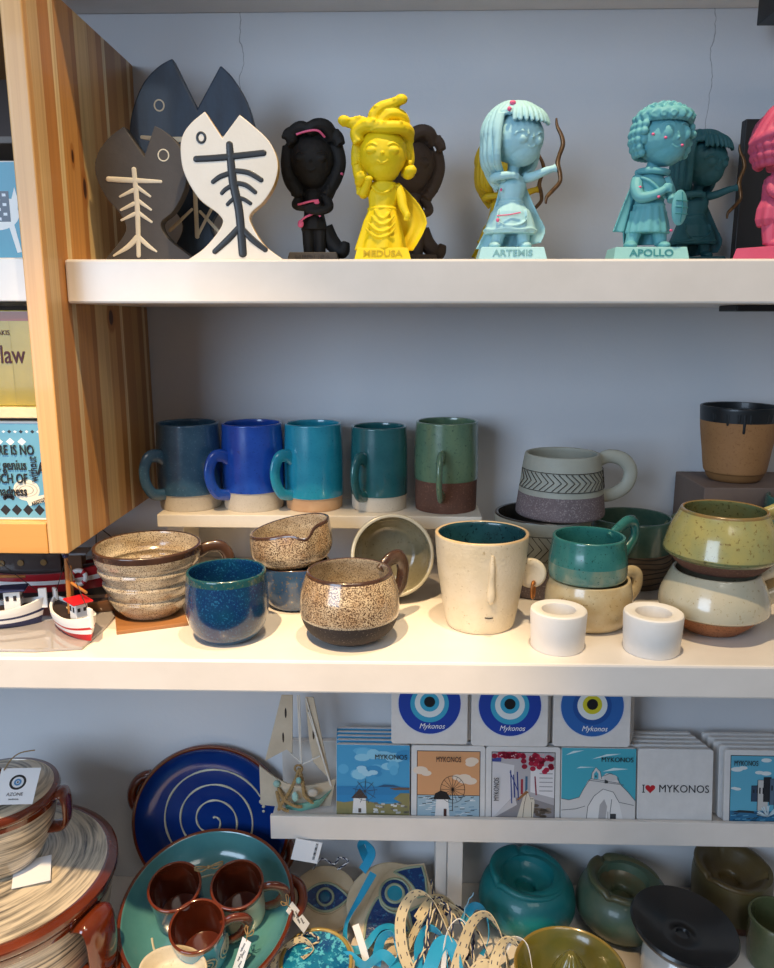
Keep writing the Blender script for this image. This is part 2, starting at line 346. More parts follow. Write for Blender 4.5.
RAWCLAY = ceramic('pale_raw_clay', 'cfc6b6', 'c4baa8', speck='a89c88', sscale=600, samt=.36, rough=.8, coat=0, bump=.1)
BROWNCLAY = ceramic('brown_raw_clay', '6a4636', '5b3c2f', speck='86604c', sscale=500, samt=.38, rough=.85, coat=0, bump=.15)
TERRA = ceramic('terracotta_speckled', 'a36b45', '8f5a38', speck='6d4228', sscale=500, samt=.42, rough=.85, coat=0, bump=.15)
STONE = dict(rough=.22, coat=.7)
def glz(name, a, b, **k):
    d = dict(mscale=40, rough=.22, coat=.7, bump=.03); d.update(k); return ceramic(name, a, b, **d)
G = dict(
    denim=glz('denim_blue_glaze', '2f5674', '3f6683', speck='5b7f96', sscale=420, samt=.36, rough=.3),
    cobalt=glz('cobalt_blue_glaze', '1b48a8', '2456ba', speck='143784', sscale=300, samt=.34),
    turq=glz('turquoise_glaze', '1f8ba6', '2a97b0', speck='17748e', sscale=420, samt=.35),
    dteal=glz('dark_teal_glaze', '1f5a60', '28656a', speck='1a4a50', sscale=300, samt=.34),
    green=glz('sage_green_glaze', '56755f', '6b8465', speck='40584a', sscale=300, samt=.36, stretch=(1, 1, .4)),
    oat=glz('oatmeal_speckled_glaze', 'bfb39d', '98866c', speck='4a3a2e', sscale=900, samt=.44, mscale=35, stretch=(1, 1, 2.5)),
    oatdk=glz('brown_speckled_glaze', 'cdbda0', 'a98c6a', speck='4e3728', sscale=800, samt=.49, mscale=45),
    rim=glz('dark_brown_rim_glaze', '37261f', '4a3327', rough=.25),
    grit=ceramic('charcoal_grit_clay', '332b29', '2b2423', speck='8d8076', sscale=700, samt=.34, rough=.8, coat=0, bump=.2),
    deep=glz('deep_blue_glaze', '0a2a5a', '0c3a5a', speck='1f5c86', sscale=500, samt=.40, mscale=45, coat=.4),
    deeprim=glz('teal_brown_rim_glaze', '12434e', '1c4a50', speck='45574a', sscale=300, samt=.42),
    cream=glz('cream_matte_glaze', 'dccfb6', 'd2c3a4', mscale=25, rough=.5, coat=.15, bump=.25, speck='b4a07c', sscale=260, samt=.33),
    inkin=glz('ink_teal_inside_glaze', '1c4048', '24505a', speck='122c34', sscale=250, samt=.4),
    teal=glz('speckled_teal_glaze', '2a6e6b', '377a74', speck='173f3a', sscale=420, samt=.36, mscale=50),
    teal2=glz('pale_teal_band_glaze', '4a7f77', '7d8a74', speck='25544c', sscale=420, samt=.35, mscale=45, stretch=(1, 1, .5)),
    sand=glz('warm_sand_glaze', 'ccbb95', 'bfa473', speck='8e7448', sscale=300, samt=.34, mscale=30),
    grey=ceramic('pale_grey_slip', 'a9ab9f', 'a0a195', rough=.6, coat=0, bump=.06),
    mauve=ceramic('mauve_grit_clay', '74676a', '6a5d60', speck='9b8f8e', sscale=600, samt=.42, rough=.85, coat=0, bump=.18),
    char=paint('incised_line_charcoal', '3a3632'),
    olive=glz('olive_yellow_glaze', 'ab9f5e', '949462', speck='7a6638', sscale=260, samt=.37, mscale=28),
    olivedk=glz('olive_green_band_glaze', '6f7b55', '7e7646', speck='4c4a2c', sscale=260, samt=.38, mscale=40),
    pearl=glz('milky_cream_glaze', 'ccc0a4', 'bdb79f', speck='a3906c', sscale=260, samt=.34, mscale=22),
    plaster=ceramic('white_plaster', 'efeae4', 'ebe5dc', rough=.7, coat=0, bump=.05),
    tan=ceramic('tan_matte_clay', 'a5774a', '9b6e43', speck='8a5f38', sscale=400, samt=.38, rough=.7, coat=0, bump=.1),
    black=glz('black_drip_glaze', '0e1418', '12181d', rough=.45, coat=.2),
    mint=glz('grey_green_glaze', '8a846c', '7c765e', speck='656048', sscale=300, samt=.36),
)

# ---------- riser and the five mugs
rz0, rz1 = 1.217, 1.232
RISER_MAT = ceramic('ivory_board', 'e5ded0', 'ddd5c5', mscale=14, rough=.45, coat=.1)
rs = thing('display_riser', 'low ivory riser board lifting the five straight mugs', 'riser', (0, .905, M_MID))
under(boxobj('riser_board', (-.2855, .085, .862, .955, rz0, rz1), RISER_MAT, bevel=.001), rs)
for xa in (-.282, .062):
    under(boxobj('riser_foot', (xa, xa + .02, .885, .95, M_MID, rz0), RISER_MAT, bevel=.0008), rs)
def straight_mug(x, r, h, band, g, clay, label, ang, inside=None):
    t = thing('mug', label, 'mug', (x, .908, rz1), group='straight mugs on the riser')
    mats = [clay, g, inside or g]
    vessel('mug_body', [(r * .90, 0), (r * .955, .002), (r * .97, band), (r * 1.0, band + .002), (r, h * .6), (r * .97, h * .93), (r * .965, h)], .0035,
           [(band + .0005, 0), (1, 1)], mats, t, inner=2)
    # ear-shaped handle
    handle(t, [(r * .90, h * .60, .0050), (r * 1.12, h * .66, .0056), (r * 1.44, h * .655, .0054), (r * 1.62, h * .52, .0050), (r * 1.58, h * .36, .0048), (r * 1.38, h * .235, .0048), (r * 1.12, h * .20, .0050), (r * .93, h * .20, .0056)],
           .0055, g, ang, (1.35, .75))
    return t
straight_mug(-.258, .0372, .099, .019, G['denim'], RAWCLAY, 'mottled denim blue mug, leftmost on the riser, unglazed pale foot', R(-130))
straight_mug(-.182, .0365, .099, .022, G['cobalt'], RAWCLAY, 'glossy cobalt blue mug between the denim and turquoise mugs', R(-135))
straight_mug(-.110, .0345, .099, .016, G['turq'], ceramic('tan_foot_clay', 'b98e66', 'c4a07a', rough=.7, coat=0), 'bright turquoise mug with tan foot, middle of the five on the riser', R(-135))
straight_mug(-.033, .0335, .096, .018, G['dteal'], RAWCLAY, 'dark teal mug with pale foot beside the sage green mug', R(-118))
straight_mug(.046, .0375, .102, .036, G['green'], BROWNCLAY, 'sage green mug with wide brown clay base at the right end of the riser', R(-100))

# ---------- ribbed cup on a wooden coaster
COASTWOOD = wood('dark_coaster_wood', [(0, '8a5c36'), (.5, '9a6a40')], 'X', -.4, -.2, (8, 120, 120), dark='5f3b20')
bm = bmesh.new(); box(bm, -.034, .034, -.034, .034, 0, .004)
o = finish('wooden_coaster', bm, COASTWOOD, smooth=False, bevel=.0008, loc=(-.262, .752, M_MID), rot=(0, 0, R(22)))
tag(o, 'thin square brown wooden coaster under the ribbed speckled cup', 'coaster')
t = thing('cup', 'wide ribbed beige speckled cup with brown rim on wooden coaster', 'cup', (-.264, .762, M_MID + .0043))
zs = [(.026, 0), (.030, .002), (.0365, .010), (.0405, .017), (.0412, .0195), (.0398, .0225), (.0425, .027), (.0455, .0325), (.0460, .035), (.0445, .038), (.0465, .042), (.0495, .0475), (.0498, .050), (.0490, .053), (.0515, .057), (.0530, .064), (.0535, .071)]
vessel('cup_body', zs, .0038, [(.0665, 0), (1, 1)], [G['oat'], G['rim']], t, inner=0, lip=1)
handle(t, [(.049, .058, .004), (.060, .064, .0045), (.074, .063, .0045), (.081, .050, .0045), (.075, .036, .0045), (.058, .026, .0045), (.040, .024, .004)], .005, G['rim'], R(18), (1.4, .8))

# ---------- deep blue tumbler
t = thing('tumbler', 'deep blue handleless glazed cup near the middle shelf front', 'cup', (-.1715, .709, M_MID))
vessel('cup_body', [(.021, 0), (.027, .0025), (.034, .011), (.0385, .025), (.0392, .038), (.0385, .052), (.0375, .066)], .003, [(.061, 0), (1, 1)], [G['deep'], G['deeprim']], t, inner=0, lip=1)

# ---------- stack: blue cup with speckled spouted bowl
t = thing('cup', 'dark blue round cup underneath the speckled pouring bowl', 'cup', (-.119, .798, M_MID))
vessel('cup_body', [(.022, 0), (.028, .003), (.035, .016), (.038, .034), (.0375, .048)], .003, [(1, 0)], [glz('speckled_slate_blue_glaze', '2d4c7c', '34567f', speck='6c6250', sscale=330, samt=.38), G['rim']], t, lip=1)
def spoutwarp(v):
    a = math.atan2(v.y, v.x); d = (a - R(-62) + pi) % (2 * pi) - pi
    k = max(0, (v.z - .008) / .034)
    r = math.hypot(v.x, v.y); g = math.exp(-(d / .22) ** 2); g2 = math.exp(-((abs(d) - .5) / .25) ** 2)
    s = 1 + (.13 * g - .05 * g2) * k
    return Vector((v.x * s, v.y * s, v.z - .008 * g * k + .005 * k * (v.x / .04)))
t = thing('pouring_bowl', 'speckled beige bowl with pouring spout stacked on the dark blue cup', 'bowl', (-.120, .797, M_MID + .047), (R(0), R(-5), 0))
vessel('bowl_body', [(.028, 0), (.035, .004), (.0425, .014), (.0435, .026), (.0425, .040)], .0035, [(.0385, 0), (1, 1)], [G['oatdk'], G['rim'], G['oat']], t, inner=2, lip=1, warp=spoutwarp, seg=96)

# ---------- speckled mug with charcoal base
t = thing('mug', 'round brown speckled mug with charcoal lower half near shelf front', 'mug', (-.054, .709, M_MID))
vessel('mug_body', [(.020, 0), (.027, .002), (.040, .011), (.0465, .024), (.0475, .036), (.0465, .048), (.0430, .060), (.0405, .067)], .0035, [(.0265, 0), (.0285, 3), (.0655, 1), (1, 2)],
       [G['grit'], G['oatdk'], G['rim'], G['oat']], t, inner=3, lip=2)
handle(t, [(.039, .059, .0045), (.050, .068, .005), (.062, .068, .0052), (.068, .055, .005), (.064, .038, .005), (.052, .029, .0048), (.043, .026, .0045)], .005, G['rim'], R(42), (1.5, .8))

# ---------- bowl tipped on its side against the riser
t = thing('bowl', 'grey green bowl tipped on its side against the riser', 'bowl', (-.021, .850, M_MID + .0415), (R(76), 0, R(8)))
vessel('bowl_body', [(.022, 0), (.030, .002), (.040, .014), (.0445, .030), (.0450, .046)], .0042, [(1, 0)], [G['mint'], glz('pale_grey_rim_glaze', 'a9a797', 'b3b0a0')], t, lip=1)

# ---------- face cup
def facewarp(v):
    z = v.z; a = math.atan2(v.y, v.x)
    s = 1 + .010 * sin(2 * a + 1) + .006 * sin(3 * a) * (z / .09) + .004 * sin(9 * a)
    return Vector((v.x * s, v.y * s, v.z))
t = thing('face_cup', 'tall cream cup shaped like a face with nose ridge and pierced ear', 'cup', (.0745, .750, M_MID))
vessel('cup_body', [(.030, 0), (.034, .003), (.0380, .025), (.0425, .055), (.0450, .080), (.0460, .094)], .0038, [(1, 0)], [G['cream'], G['inkin'], ceramic('beige_cup_rim', 'd5bf9a', 'c2a377')], t, inner=1, warp=facewarp, seg=96, lip=2, floor=.006)
bm = bmesh.new(); tube(bm, spline([(.006, -.0445, .084, .0015), (.006, -.0445, .070, .0026), (.006, -.0425, .055, .0030), (.006, -.0412, .042, .0042), (.006, -.0395, .037, .0030), (.006, -.0370, .034, .0012)], 6), None, 12)
finish('nose', bm, G['cream'], t, ang=80)
bm = bmesh.new(); tube(bm, [(.001, -.0368, .0195), (.005, -.0372, .0190), (.009, -.0366, .0195)], .0006, 6); finish('mouth', bm, G['char'], t)
bm = bmesh.new(); M_ = Matrix.Translation((.050, .004, .052)) @ Euler((R(90), 0, R(-10))).to_matrix().to_4x4()
lathe(bm, [(0, -.003), (.012, -.003), (.0152, -.0015), (.0155, .0015), (.013, .0035), (.008, .0022), (0, .002)], 32, M=M_)
ear = finish('ear', bm, G['cream'], t, ang=60)
pts = [(.052 + .0058 * sin(a) * .35, -.002 + .0042 * sin(a), .036 + .0085 * cos(a)) for a in [2 * pi * k / 20 for k in range(20)]]
bm = bmesh.new(); tube(bm, pts, .0016, 10, closed=True)
er = finish('earring', bm, ceramic('amber_brass', 'a8682c', '8a4f1e', rough=.3, metal=.6), ear, ang=80)

# ---------- teal cup on cream cup
CX, CY = .181, .752
t = thing('mug', 'warm cream glazed cup underneath the speckled teal cup', 'mug', (CX + .003, CY + .006, M_MID))
vessel('mug_body', [(.031, 0), (.037, .002), (.0415, .010), (.0435, .022), (.0425, .036), (.0405, .046)], .0036, [(1, 0)], [G['sand']], t)
handle(t, [(.039, .042, .0042), (.047, .048, .0045), (.0565, .044, .0045), (.057, .031, .0045), (.049, .020, .0045), (.042, .017, .004)], .0045, G['sand'], R(20), (1.4, .8))
t = thing('mug', 'speckled teal cup stacked on the cream cup', 'mug', (CX, CY + .004, M_MID + .0475))
vessel('mug_body', [(.033, 0), (.0375, .002), (.0390, .008), (.0385, .020), (.0365, .034), (.0355, .0425)], .0033, [(.019, 0), (1, 1)], [G['teal2'], G['teal']], t, inner=1)
handle(t, [(.033, .035, .0045), (.045, .042, .0048), (.060, .048, .0048), (.072, .044, .0048), (.074, .030, .0048), (.062, .017, .0048), (.048, .010, .0048), (.036, .010, .0045)], .0048, G['teal'], R(38), (1.4, .8))

# ---------- patterned stack behind
def herringbone(parent, r, z0, z1, a0, a1, n, taper=0, nm='incised_band'):
    bm = bmesh.new(); zm = (z0 + z1) / 2; da = (a1 - a0) / n
    def P(a, z): rr = r + taper * (z - z0) + .0001; return (rr * cos(a), rr * sin(a), z)
    for k in range(n):
        a = a0 + k * da
        for s in (0, .55):
            tube(bm, [P(a + s * da, z0), P(a + s * da + da * .7, zm)], .00045, 5)
            tube(bm, [P(a + s * da + da * .7, zm), P(a + s * da, z1)], .00045, 5)
    for zz in (z0 - .0008, z1 + .0008):
        tube(bm, [P(a0 + (a1 - a0) * k / 60, zz) for k in range(61)], .0004, 5)
    return finish(nm, bm, G['char'], parent)
t = thing('mug', 'dark patterned cup underneath the big pale grey mug', 'mug', (.153, .862, M_MID))
vessel('mug_body', [(.040, 0), (.048, .003), (.052, .03), (.0535, .06), (.0535, .087)], .0042, [(.035, 0), (1, 1)], [G['mauve'], G['grey'], glz('dark_brown_inside', '3e3833', '4a443d')], t, inner=2)
herringbone(t, .0535, .046, .072, R(-170), R(-20), 9)
t = thing('mug', 'large pale grey mug with herringbone band on top of the dark patterned cup', 'mug', (.170, .852, M_MID + .0895))
vessel('mug_body', [(.044, 0), (.0485, .002), (.0478, .012), (.0460, .026), (.0445, .038), (.0425, .055), (.0405, .067)], .0036, [(.0265, 0), (1, 1)], [G['mauve'], G['grey']], t, inner=1)
herringbone(t, .0462, .0335, .0515, R(-175), R(0), 10, taper=-.12)
handle(t, [(.040, .059, .0055), (.052, .064, .0058), (.068, .060, .006), (.077, .047, .006), (.073, .031, .006), (.060, .022, .0058), (.045, .019, .0055)], .006, G['grey'], R(4), (1.3, .8))
t = thing('mug', 'large dark green mug with brown streaked lower body behind the teal cup', 'mug', (.262, .893, M_MID))
vessel('mug_body', [(.042, 0), (.046, .002), (.0475, .02), (.0475, .05), (.0465, .075)], .004, [(.042, 0), (1, 1)], [ceramic('brown_streaked_clay', '7c6a55', '5a4a3a', mscale=60, stretch=(.3, .3, 2.2), rough=.6, coat=.1), glz('dark_green_glaze', '3e5c50', '53695a')], t, inner=1)
bm = bmesh.new()
for k in range(6):
    z = .008 + k * .006; a0 = -2.9 + random.random() * .6
    tube(bm, [(.0478 * cos(a0 + q * .12), .0478 * sin(a0 + q * .12), z + .0012 * sin(q * .5 + k)) for q in range(20)], .0006, 5)
finish('incised_line', bm, G['char'], t)
handle(t, [(.044, .062, .005), (.054, .072, .0055), (.066, .070, .0055), (.070, .055, .005), (.060, .038, .005), (.045, .030, .005)], .005, glz('dark_olive_glaze', '4f5a42', '5f6448'), R(5), (1.4, .8))

# ---------- plaster holders
for x, y, r, lab in ((.142, .694, .0262, 'small white plaster candle holder in front of the teal cup'), (.228, .689, .0270, 'small white plaster candle holder at the shelf edge left of the round cream cup')):
    t = thing('candle_holder', lab, 'candle holder', (x, y, M_MID), group='white plaster holders')
    bm = bmesh.new()
    prof = [(0, 0), (r * .90, 0), (r * .94, .0015), (r, .034), (r * .98, .0365), (r * .93, .0375), (r * .66, .0375), (r * .60, .0365), (r * .57, .031), (r * .54, .010), (0, .009)]
    lathe(bm, prof, 64); finish('holder_body', bm, G['plaster'], t, ang=35)

# ---------- green pot on cream cup
t = thing('mug', 'squat milky cream cup with bare clay base underneath the olive cup', 'mug', (.303, .742, M_MID))
vessel('mug_body', [(.021, 0), (.027, .0015), (.0365, .010), (.0445, .0185), (.0505, .0225), (.052, .027), (.0505, .038), (.045, .052), (.041, .060)], .004, [(.0205, 0), (.023, 2), (1, 1)],
       [TERRA, G['pearl'], glz('tan_edge_glaze', '8f7a52', 'a08a60')], t, inner=1)
handle(t, [(.043, .052, .005), (.056, .058, .006), (.070, .064, .0062), (.082, .058, .006), (.082, .044, .006), (.068, .034, .006), (.050, .027, .0055)], .006, G['pearl'], R(8), (1.4, .8))
t = thing('mug', 'squat olive yellow cup with brown base stacked on the cream cup', 'mug', (.307, .744, M_MID + .0625))
vessel('mug_body', [(.029, 0), (.038, .002), (.0495, .0135), (.0540, .0175), (.0530, .025), (.0485, .040), (.0425, .053), (.0405, .058)], .004, [(.0145, 0), (.0195, 2), (.0572, 1), (1, 3)],
       [BROWNCLAY, G['olive'], G['olivedk'], glz('rust_rim_glaze', '8c6b3c', '6e6a44')], t, inner=2, lip=3)
handle(t, [(.040, .052, .005), (.052, .056, .0055), (.068, .063, .0062), (.084, .066, .0065), (.094, .056, .006), (.090, .038, .006), (.070, .026, .006), (.050, .022, .005)], .006, G['olive'], R(6), (1.5, .8))
# small pieces at the right edge
t = thing('mug', 'dark teal mug at the right frame edge behind the olive cup', 'mug', (.432, .838, M_MID + .05))
vessel('mug_body', [(.030, 0), (.036, .003), (.040, .02), (.041, .045), (.040, .062)], .0036, [(.018, 1), (1, 0)], [glz('sea_green_glaze', '2f6f66', '3f7c70'), BROWNCLAY], t)
t = thing('mug', 'brown speckled cup at the right frame edge under the dark teal mug', 'mug', (.434, .836, M_MID))
vessel('mug_body', [(.034, 0), (.040, .003), (.043, .02), (.0425, .048)], .004, [(1, 0)], [G['sand']], t)

# ---------- brown box with the tan dripped cup
t = tag(boxobj('display_box', (.331, .462, .862, .958, M_MID, 1.2675), ceramic('taupe_card', '7d6a5e', '74625a', rough=.7, coat=0), bevel=.001), 'taupe cardboard box lifting the tan cup at the right', 'box')
t = thing('tumbler', 'tan handleless cup with black dripping rim on the taupe box', 'cup', (.382, .910, 1.268))
vessel('cup_body', [(.027, 0), (.0300, .003), (.0325, .009), (.0345, .013), (.0375, .035), (.0410, .060), (.0430, .085)], .0032, [(.011, 2), (.074, 0), (1, 1)], [G['tan'], G['black'], ceramic('tan_foot', '8a6238', '7c5730', rough=.7)], t, inner=1)
bm = bmesh.new()
for a, l_, r_ in ((-128, .012, .0030), (-104, .020, .0028), (-112, .009, .003), (-95, .010, .0032), (-70, .009, .0032), (-60, .008, .003), (-40, .010, .003), (-150, .008, .003)):
    rr = .0420; a = R(a)
    pass
    sf = lambda z, q: (.0410 + (z - .060) * .08 + .0007 - q)
    tube(bm, [(sf(z, q) * cos(a), sf(z, q) * sin(a), z, q) for z, q in ((.079, r_ * 1.3), (.0745, r_), (.078 - l_ * .7, r_ * .75), (.078 - l_ * .92, r_ * .8), (.078 - l_, r_ * .35))], None, 10)
finish('glaze_drip', bm, G['black'], t, ang=80)
# ================================================================== TOP SHELF
def fish_outline(W, H, tail, waist_z, notch_x, notch_d, body_z, lh=1.0, rh=1.0):
    """fish standing on its tail, open mouth upwards (x,z)"""
    L = [(-tail, 0), (-W * .30, H * .09), (-W * .16, waist_z), (-W * .24, waist_z + H * .06), (-W * .42, body_z - H * .10), (-W * .5, body_z + H * .07), (-W * .46, H * .78), (-W * .33, H * .91), (-W * .19 + 0, H * lh)]
    Rr = [(W * .28, H * rh), (W * .38, H * .90), (W * .48, H * .76), (W * .5, body_z + H * .07), (W * .42, body_z - H * .10), (W * .24, waist_z + H * .06), (W * .15, waist_z), (W * .30, H * .09), (tail, 0)]
    return spline(L, 5) + [(notch_x, H * (1 - notch_d))] + spline(Rr, 5)
def fish(name, label, loc, rz, out, th, front, edge, lean=0, scale=1):
    t = thing(name, label, 'fish ornament', loc, (lean, 0, rz), 'ceramic fish standing on their tails')
    bm = bmesh.new(); slab_poly(bm, out, -th / 2, th / 2)
    for f in bm.faces:
        f.normal_update(); f.material_index = 0 if abs(f.normal.y) > .5 else 1
    finish('fish_body', bm, [front, edge], t, smooth=False, bevel=.0018)
    return t
def strokes(parent, name, mat, lines, y):
    bm = bmesh.new()
    for ln in lines:
        tube(bm, [(x, y, z, r) for x, z, r in (spline(ln, 5) if len(ln) > 2 else ln)], None, 10, flat=(1, .22), up=(0, 1, 0))
        for e in (ln[0], ln[-1]): ell(bm, (e[0], y, e[1]), (e[2], e[2] * .22, e[2]), sub=2)
    return finish(name, bm, mat, parent, ang=80)
def ringx(parent, name, mat, cx, cz, rx, rz, w_, y):
    bm = bmesh.new(); tube(bm, [(cx + rx * cos(2 * pi * k / 24), y, cz + rz * sin(2 * pi * k / 24)) for k in range(24)], w_, 8, closed=True, flat=(1, .3), up=(0, 1, 0))
    return finish(name, bm, mat, parent, ang=80)
SLATE = ceramic('charcoal_chalk_glaze', '423d3a', '4a4541', mscale=30, rough=.7, coat=0, bump=.1)
NAVY = ceramic('brushed_navy_glaze', '172334', '22364c', mscale=18, rough=.5, coat=.1, stretch=(3, 3, .8))
IVORY = ceramic('ivory_fish_glaze', 'ece5d9', 'e5dccd', mscale=14, rough=.35, coat=.4)
CREAMLINE = ceramic('cream_brush_paint', 'ddd3bd', 'd2c6ac', rough=.6, coat=0)
INKLINE = ceramic('black_brush_paint', '20242a', '272c33', rough=.5, coat=.1)
# big navy fish (twice as wide)
W = .118
out = [(-.040, 0), (-.022, .022), (-.014, .040), (-.022, .056), (-.046, .080), (-.059, .110), (-.058, .140), (-.046, .170), (-.030, .187), (-.0155, .195)]
out2 = [(.029, .189), (.040, .178), (.052, .158), (.059, .132), (.058, .108), (.045, .080), (.022, .056), (.014, .040), (.022, .022), (.040, 0)]
t = fish('ceramic_fish', 'largest fish ornament, brushed navy, behind the charcoal and ivory fish', (-.2225, .862, M_TOP), R(2), spline(out, 5) + [(.0055, .150)] + spline(out2, 5), .014, NAVY, NAVY)
strokes(t, 'painted_bones', CREAMLINE, [[(-.048, .1235, .0018), (-.030, .1215, .0028), (-.010, .1215, .0026), (.030, .1225, .0024)], [(.0, .118, .0022), (.0, .03, .0022)],
        [(-.026, .036, .0018), (-.004, .056, .0015)], [(.022, .034, .0018), (.004, .054, .0015)], [(.0, .03, .0015), (.018, .062, .0016)], [(-.020, .072, .0045), (-.010, .082, .003)]], -.0072)
ringx(t, 'painted_eye', CREAMLINE, -.030, .1525, .0045, .0050, .0007, -.0072)
t.scale = (1.08, 1, 1.045)
# charcoal fish
o1 = [(-.052, 0), (-.036, .018), (-.0255, .034), (-.030, .049), (-.043, .066), (-.0515, .088), (-.049, .106), (-.037, .122), (-.0215, .133)]
o2 = [(.008, .133), (.018, .127), (.030, .114), (.036, .095), (.034, .074), (.022, .052), (.009, .040), (.014, .026), (.032, .010), (.046, 0)]
t = fish('ceramic_fish', 'charcoal fish ornament with small cream bones beside the wooden cabinet', (-.2500, .80, M_TOP), R(-3), spline(o1, 5) + [(-.0035, .104)] + spline(o2, 5), .013, SLATE, SLATE)
dx = -.006
strokes(t, 'painted_bones', CREAMLINE, [[(-.033 + dx, .083, .0027), (-.010 + dx, .0815, .0027), (.017 + dx, .080, .0016)], [(-.008 + dx, .092, .0024), (-.007 + dx, .055, .0026), (-.0085 + dx, .008, .0022)]]
        + [[(-.010 + dx, z + .004, .0022), (-.023 + dx, z - .002, .0012)] for z in (.068, .055, .045)] + [[(-.006 + dx, z + .005, .0022), (.006 + dx, z - .004, .0012)] for z in (.070, .057, .045)]
        + [[(-.009 + dx, .026, .0028), (-.018 + dx, .017, .0026), (-.033 + dx, .008, .0010)], [(-.007 + dx, .026, .0024), (.001 + dx, .018, .0022), (.009 + dx, .012, .0010)]], -.0067)
ringx(t, 'painted_eye', CREAMLINE, .015, .105, .0050, .0055, .0006, -.0067)
t.scale = (1.03, 1, .95)
# ivory fish
o1 = [(-.050, 0), (-.030, .014), (-.0125, .036), (-.015, .047), (-.033, .062), (-.046, .086), (-.049, .108), (-.046, .124), (-.037, .136), (-.024, .1465)]
o2 = [(.0085, .1435), (.020, .134), (.036, .118), (.0435, .098), (.040, .078), (.029, .060), (.0155, .047), (.0175, .035), (.029, .016), (.0495, 0)]
t = fish('ceramic_fish', 'ivory fish ornament with bold black bones, standing in front', (-.1640, .775, M_TOP), R(2), spline(o1, 5) + [(-.0085, .1215)] + spline(o2, 5), .014, IVORY, ceramic('amber_edge_glaze', 'c8963f', 'dcc48e', rough=.35, coat=.4), )
strokes(t, 'painted_bones', INKLINE, [[(-.034, .101, .0032), (-.010, .1025, .0034), (.030, .107, .0032)], [(-.002, .115, .0034), (.0, .080, .0042), (.005, .050, .0042), (.007, .008, .0042)],
        [(.000, .090, .0026), (.015, .088, .0028), (.027, .081, .0026)], [(-.001, .088, .0026), (-.012, .084, .0026), (-.019, .079, .0022)],
        [(.001, .078, .0024), (.012, .076, .0026), (.021, .069, .0022)], [(.000, .076, .0024), (-.007, .072, .0022), (-.011, .068, .0020)],
        [(.003, .064, .0022), (.010, .062, .0022), (.016, .058, .0020)], [(.002, .064, .0022), (-.003, .060, .0020), (-.006, .057, .0018)],
        [(.004, .034, .0030), (-.006, .023, .0034), (-.020, .010, .0028)], [(.008, .032, .0030), (.017, .022, .0034), (.029, .012, .0028)]], -.0072)
ringx(t, 'painted_eye', INKLINE, -.0285, .1215, .0038, .0048, .0012, -.0072)
t.scale = (.97, 1, .905)

# ---------- figurines (millimetres, facing -Y, x to the right)
def mm(p): return tuple(q * .001 for q in p)
class Clay:
    def __init__(s): s.bm = bmesh.new()
    def e(s, c, r, rot=None, sub=3): ell(s.bm, mm(c), mm(r), rot, sub=sub); return s
    def t(s, *pts, n=5, seg=10): tube(s.bm, [mm(p) for p in (spline(pts, n) if len(pts) > 2 else pts)], None, seg); return s
    def done(s, name, mat, parent, voxel=.0008, smooth=2): return remesh(name, s.bm, mat, parent, voxel, smooth)
def cloth_loft(bm, rings, folds, amp, seg=72, cap=True):
    """elliptic rings (cx,cy,z,rx,ry) with vertical folds growing downwards"""
    R_ = []
    for i, (cx, cy, z, rx, ry) in enumerate(rings):
        k = i / (len(rings) - 1)
        R_.append([bm.verts.new(mm((cx + rx * cos(a) * (1 + amp * k * sin(folds * a + i * .15)), cy + ry * sin(a) * (1 + amp * k * sin(folds * a + i * .15)), z))) for a in [2 * pi * q / seg for q in range(seg)]])
    for A, B in zip(R_, R_[1:]):
        for q in range(seg): bm.faces.new((A[q], A[(q + 1) % seg], B[(q + 1) % seg], B[q]))
    bm.faces.new(R_[0]); bm.faces.new(R_[-1][::-1])
def sheet(bm, rows, th):
    """thick curved sheet from rows of points (mm)"""
    n = len(rows[0]); F = [[bm.verts.new(mm(p)) for p in r] for r in rows]; B = [[bm.verts.new(mm((p[0], p[1] + th, p[2]))) for p in r] for r in rows]
    m = len(rows)
    for i in range(m - 1):
        for j in range(n - 1):
            bm.faces.new((F[i][j], F[i][j + 1], F[i + 1][j + 1], F[i + 1][j])); bm.faces.new((B[i][j], B[i + 1][j], B[i + 1][j + 1], B[i][j + 1]))
    for i in range(m - 1):
        bm.faces.new((F[i][0], F[i + 1][0], B[i + 1][0], B[i][0])); bm.faces.new((F[i][-1], B[i][-1], B[i + 1][-1], F[i + 1][-1]))
    for j in range(n - 1):
        bm.faces.new((F[0][j], B[0][j], B[0][j + 1], F[0][j + 1])); bm.faces.new((F[-1][j], F[-1][j + 1], B[-1][j + 1], B[-1][j]))
def plinth(t, w0, w1, d, h, mat, word, lmat, size=9, sx=1.05):
    bm = bmesh.new()
    a = [(-w0, -d, 0), (w0, -d, 0), (w0, d, 0), (-w0, d, 0)]; b = [(-w1, -d + 3, h), (w1, -d + 3, h), (w1, d - 3, h), (-w1, d - 3, h)]
    A = [bm.verts.new(mm(p)) for p in a]; B = [bm.verts.new(mm(p)) for p in b]
    bm.faces.new(A[::-1]); bm.faces.new(B)
    for i in range(4): bm.faces.new((A[i], A[(i + 1) % 4], B[(i + 1) % 4], B[i]))
    finish('plinth', bm, mat, t, smooth=False, bevel=.0008)
    if word:
        text('lettering', word, size * .001, lmat, t, mm((0, -d + 1.35, h * .56)), rot=(R(90 - math.degrees(math.atan(3 / h))), 0, 0), sx=sx, ext=.0004, bold=.00018)
def rubber(name, c, c2, rough=.62): return ceramic(name, c, c2, mscale=30, rough=rough, coat=0, bump=.08, bscale=400)
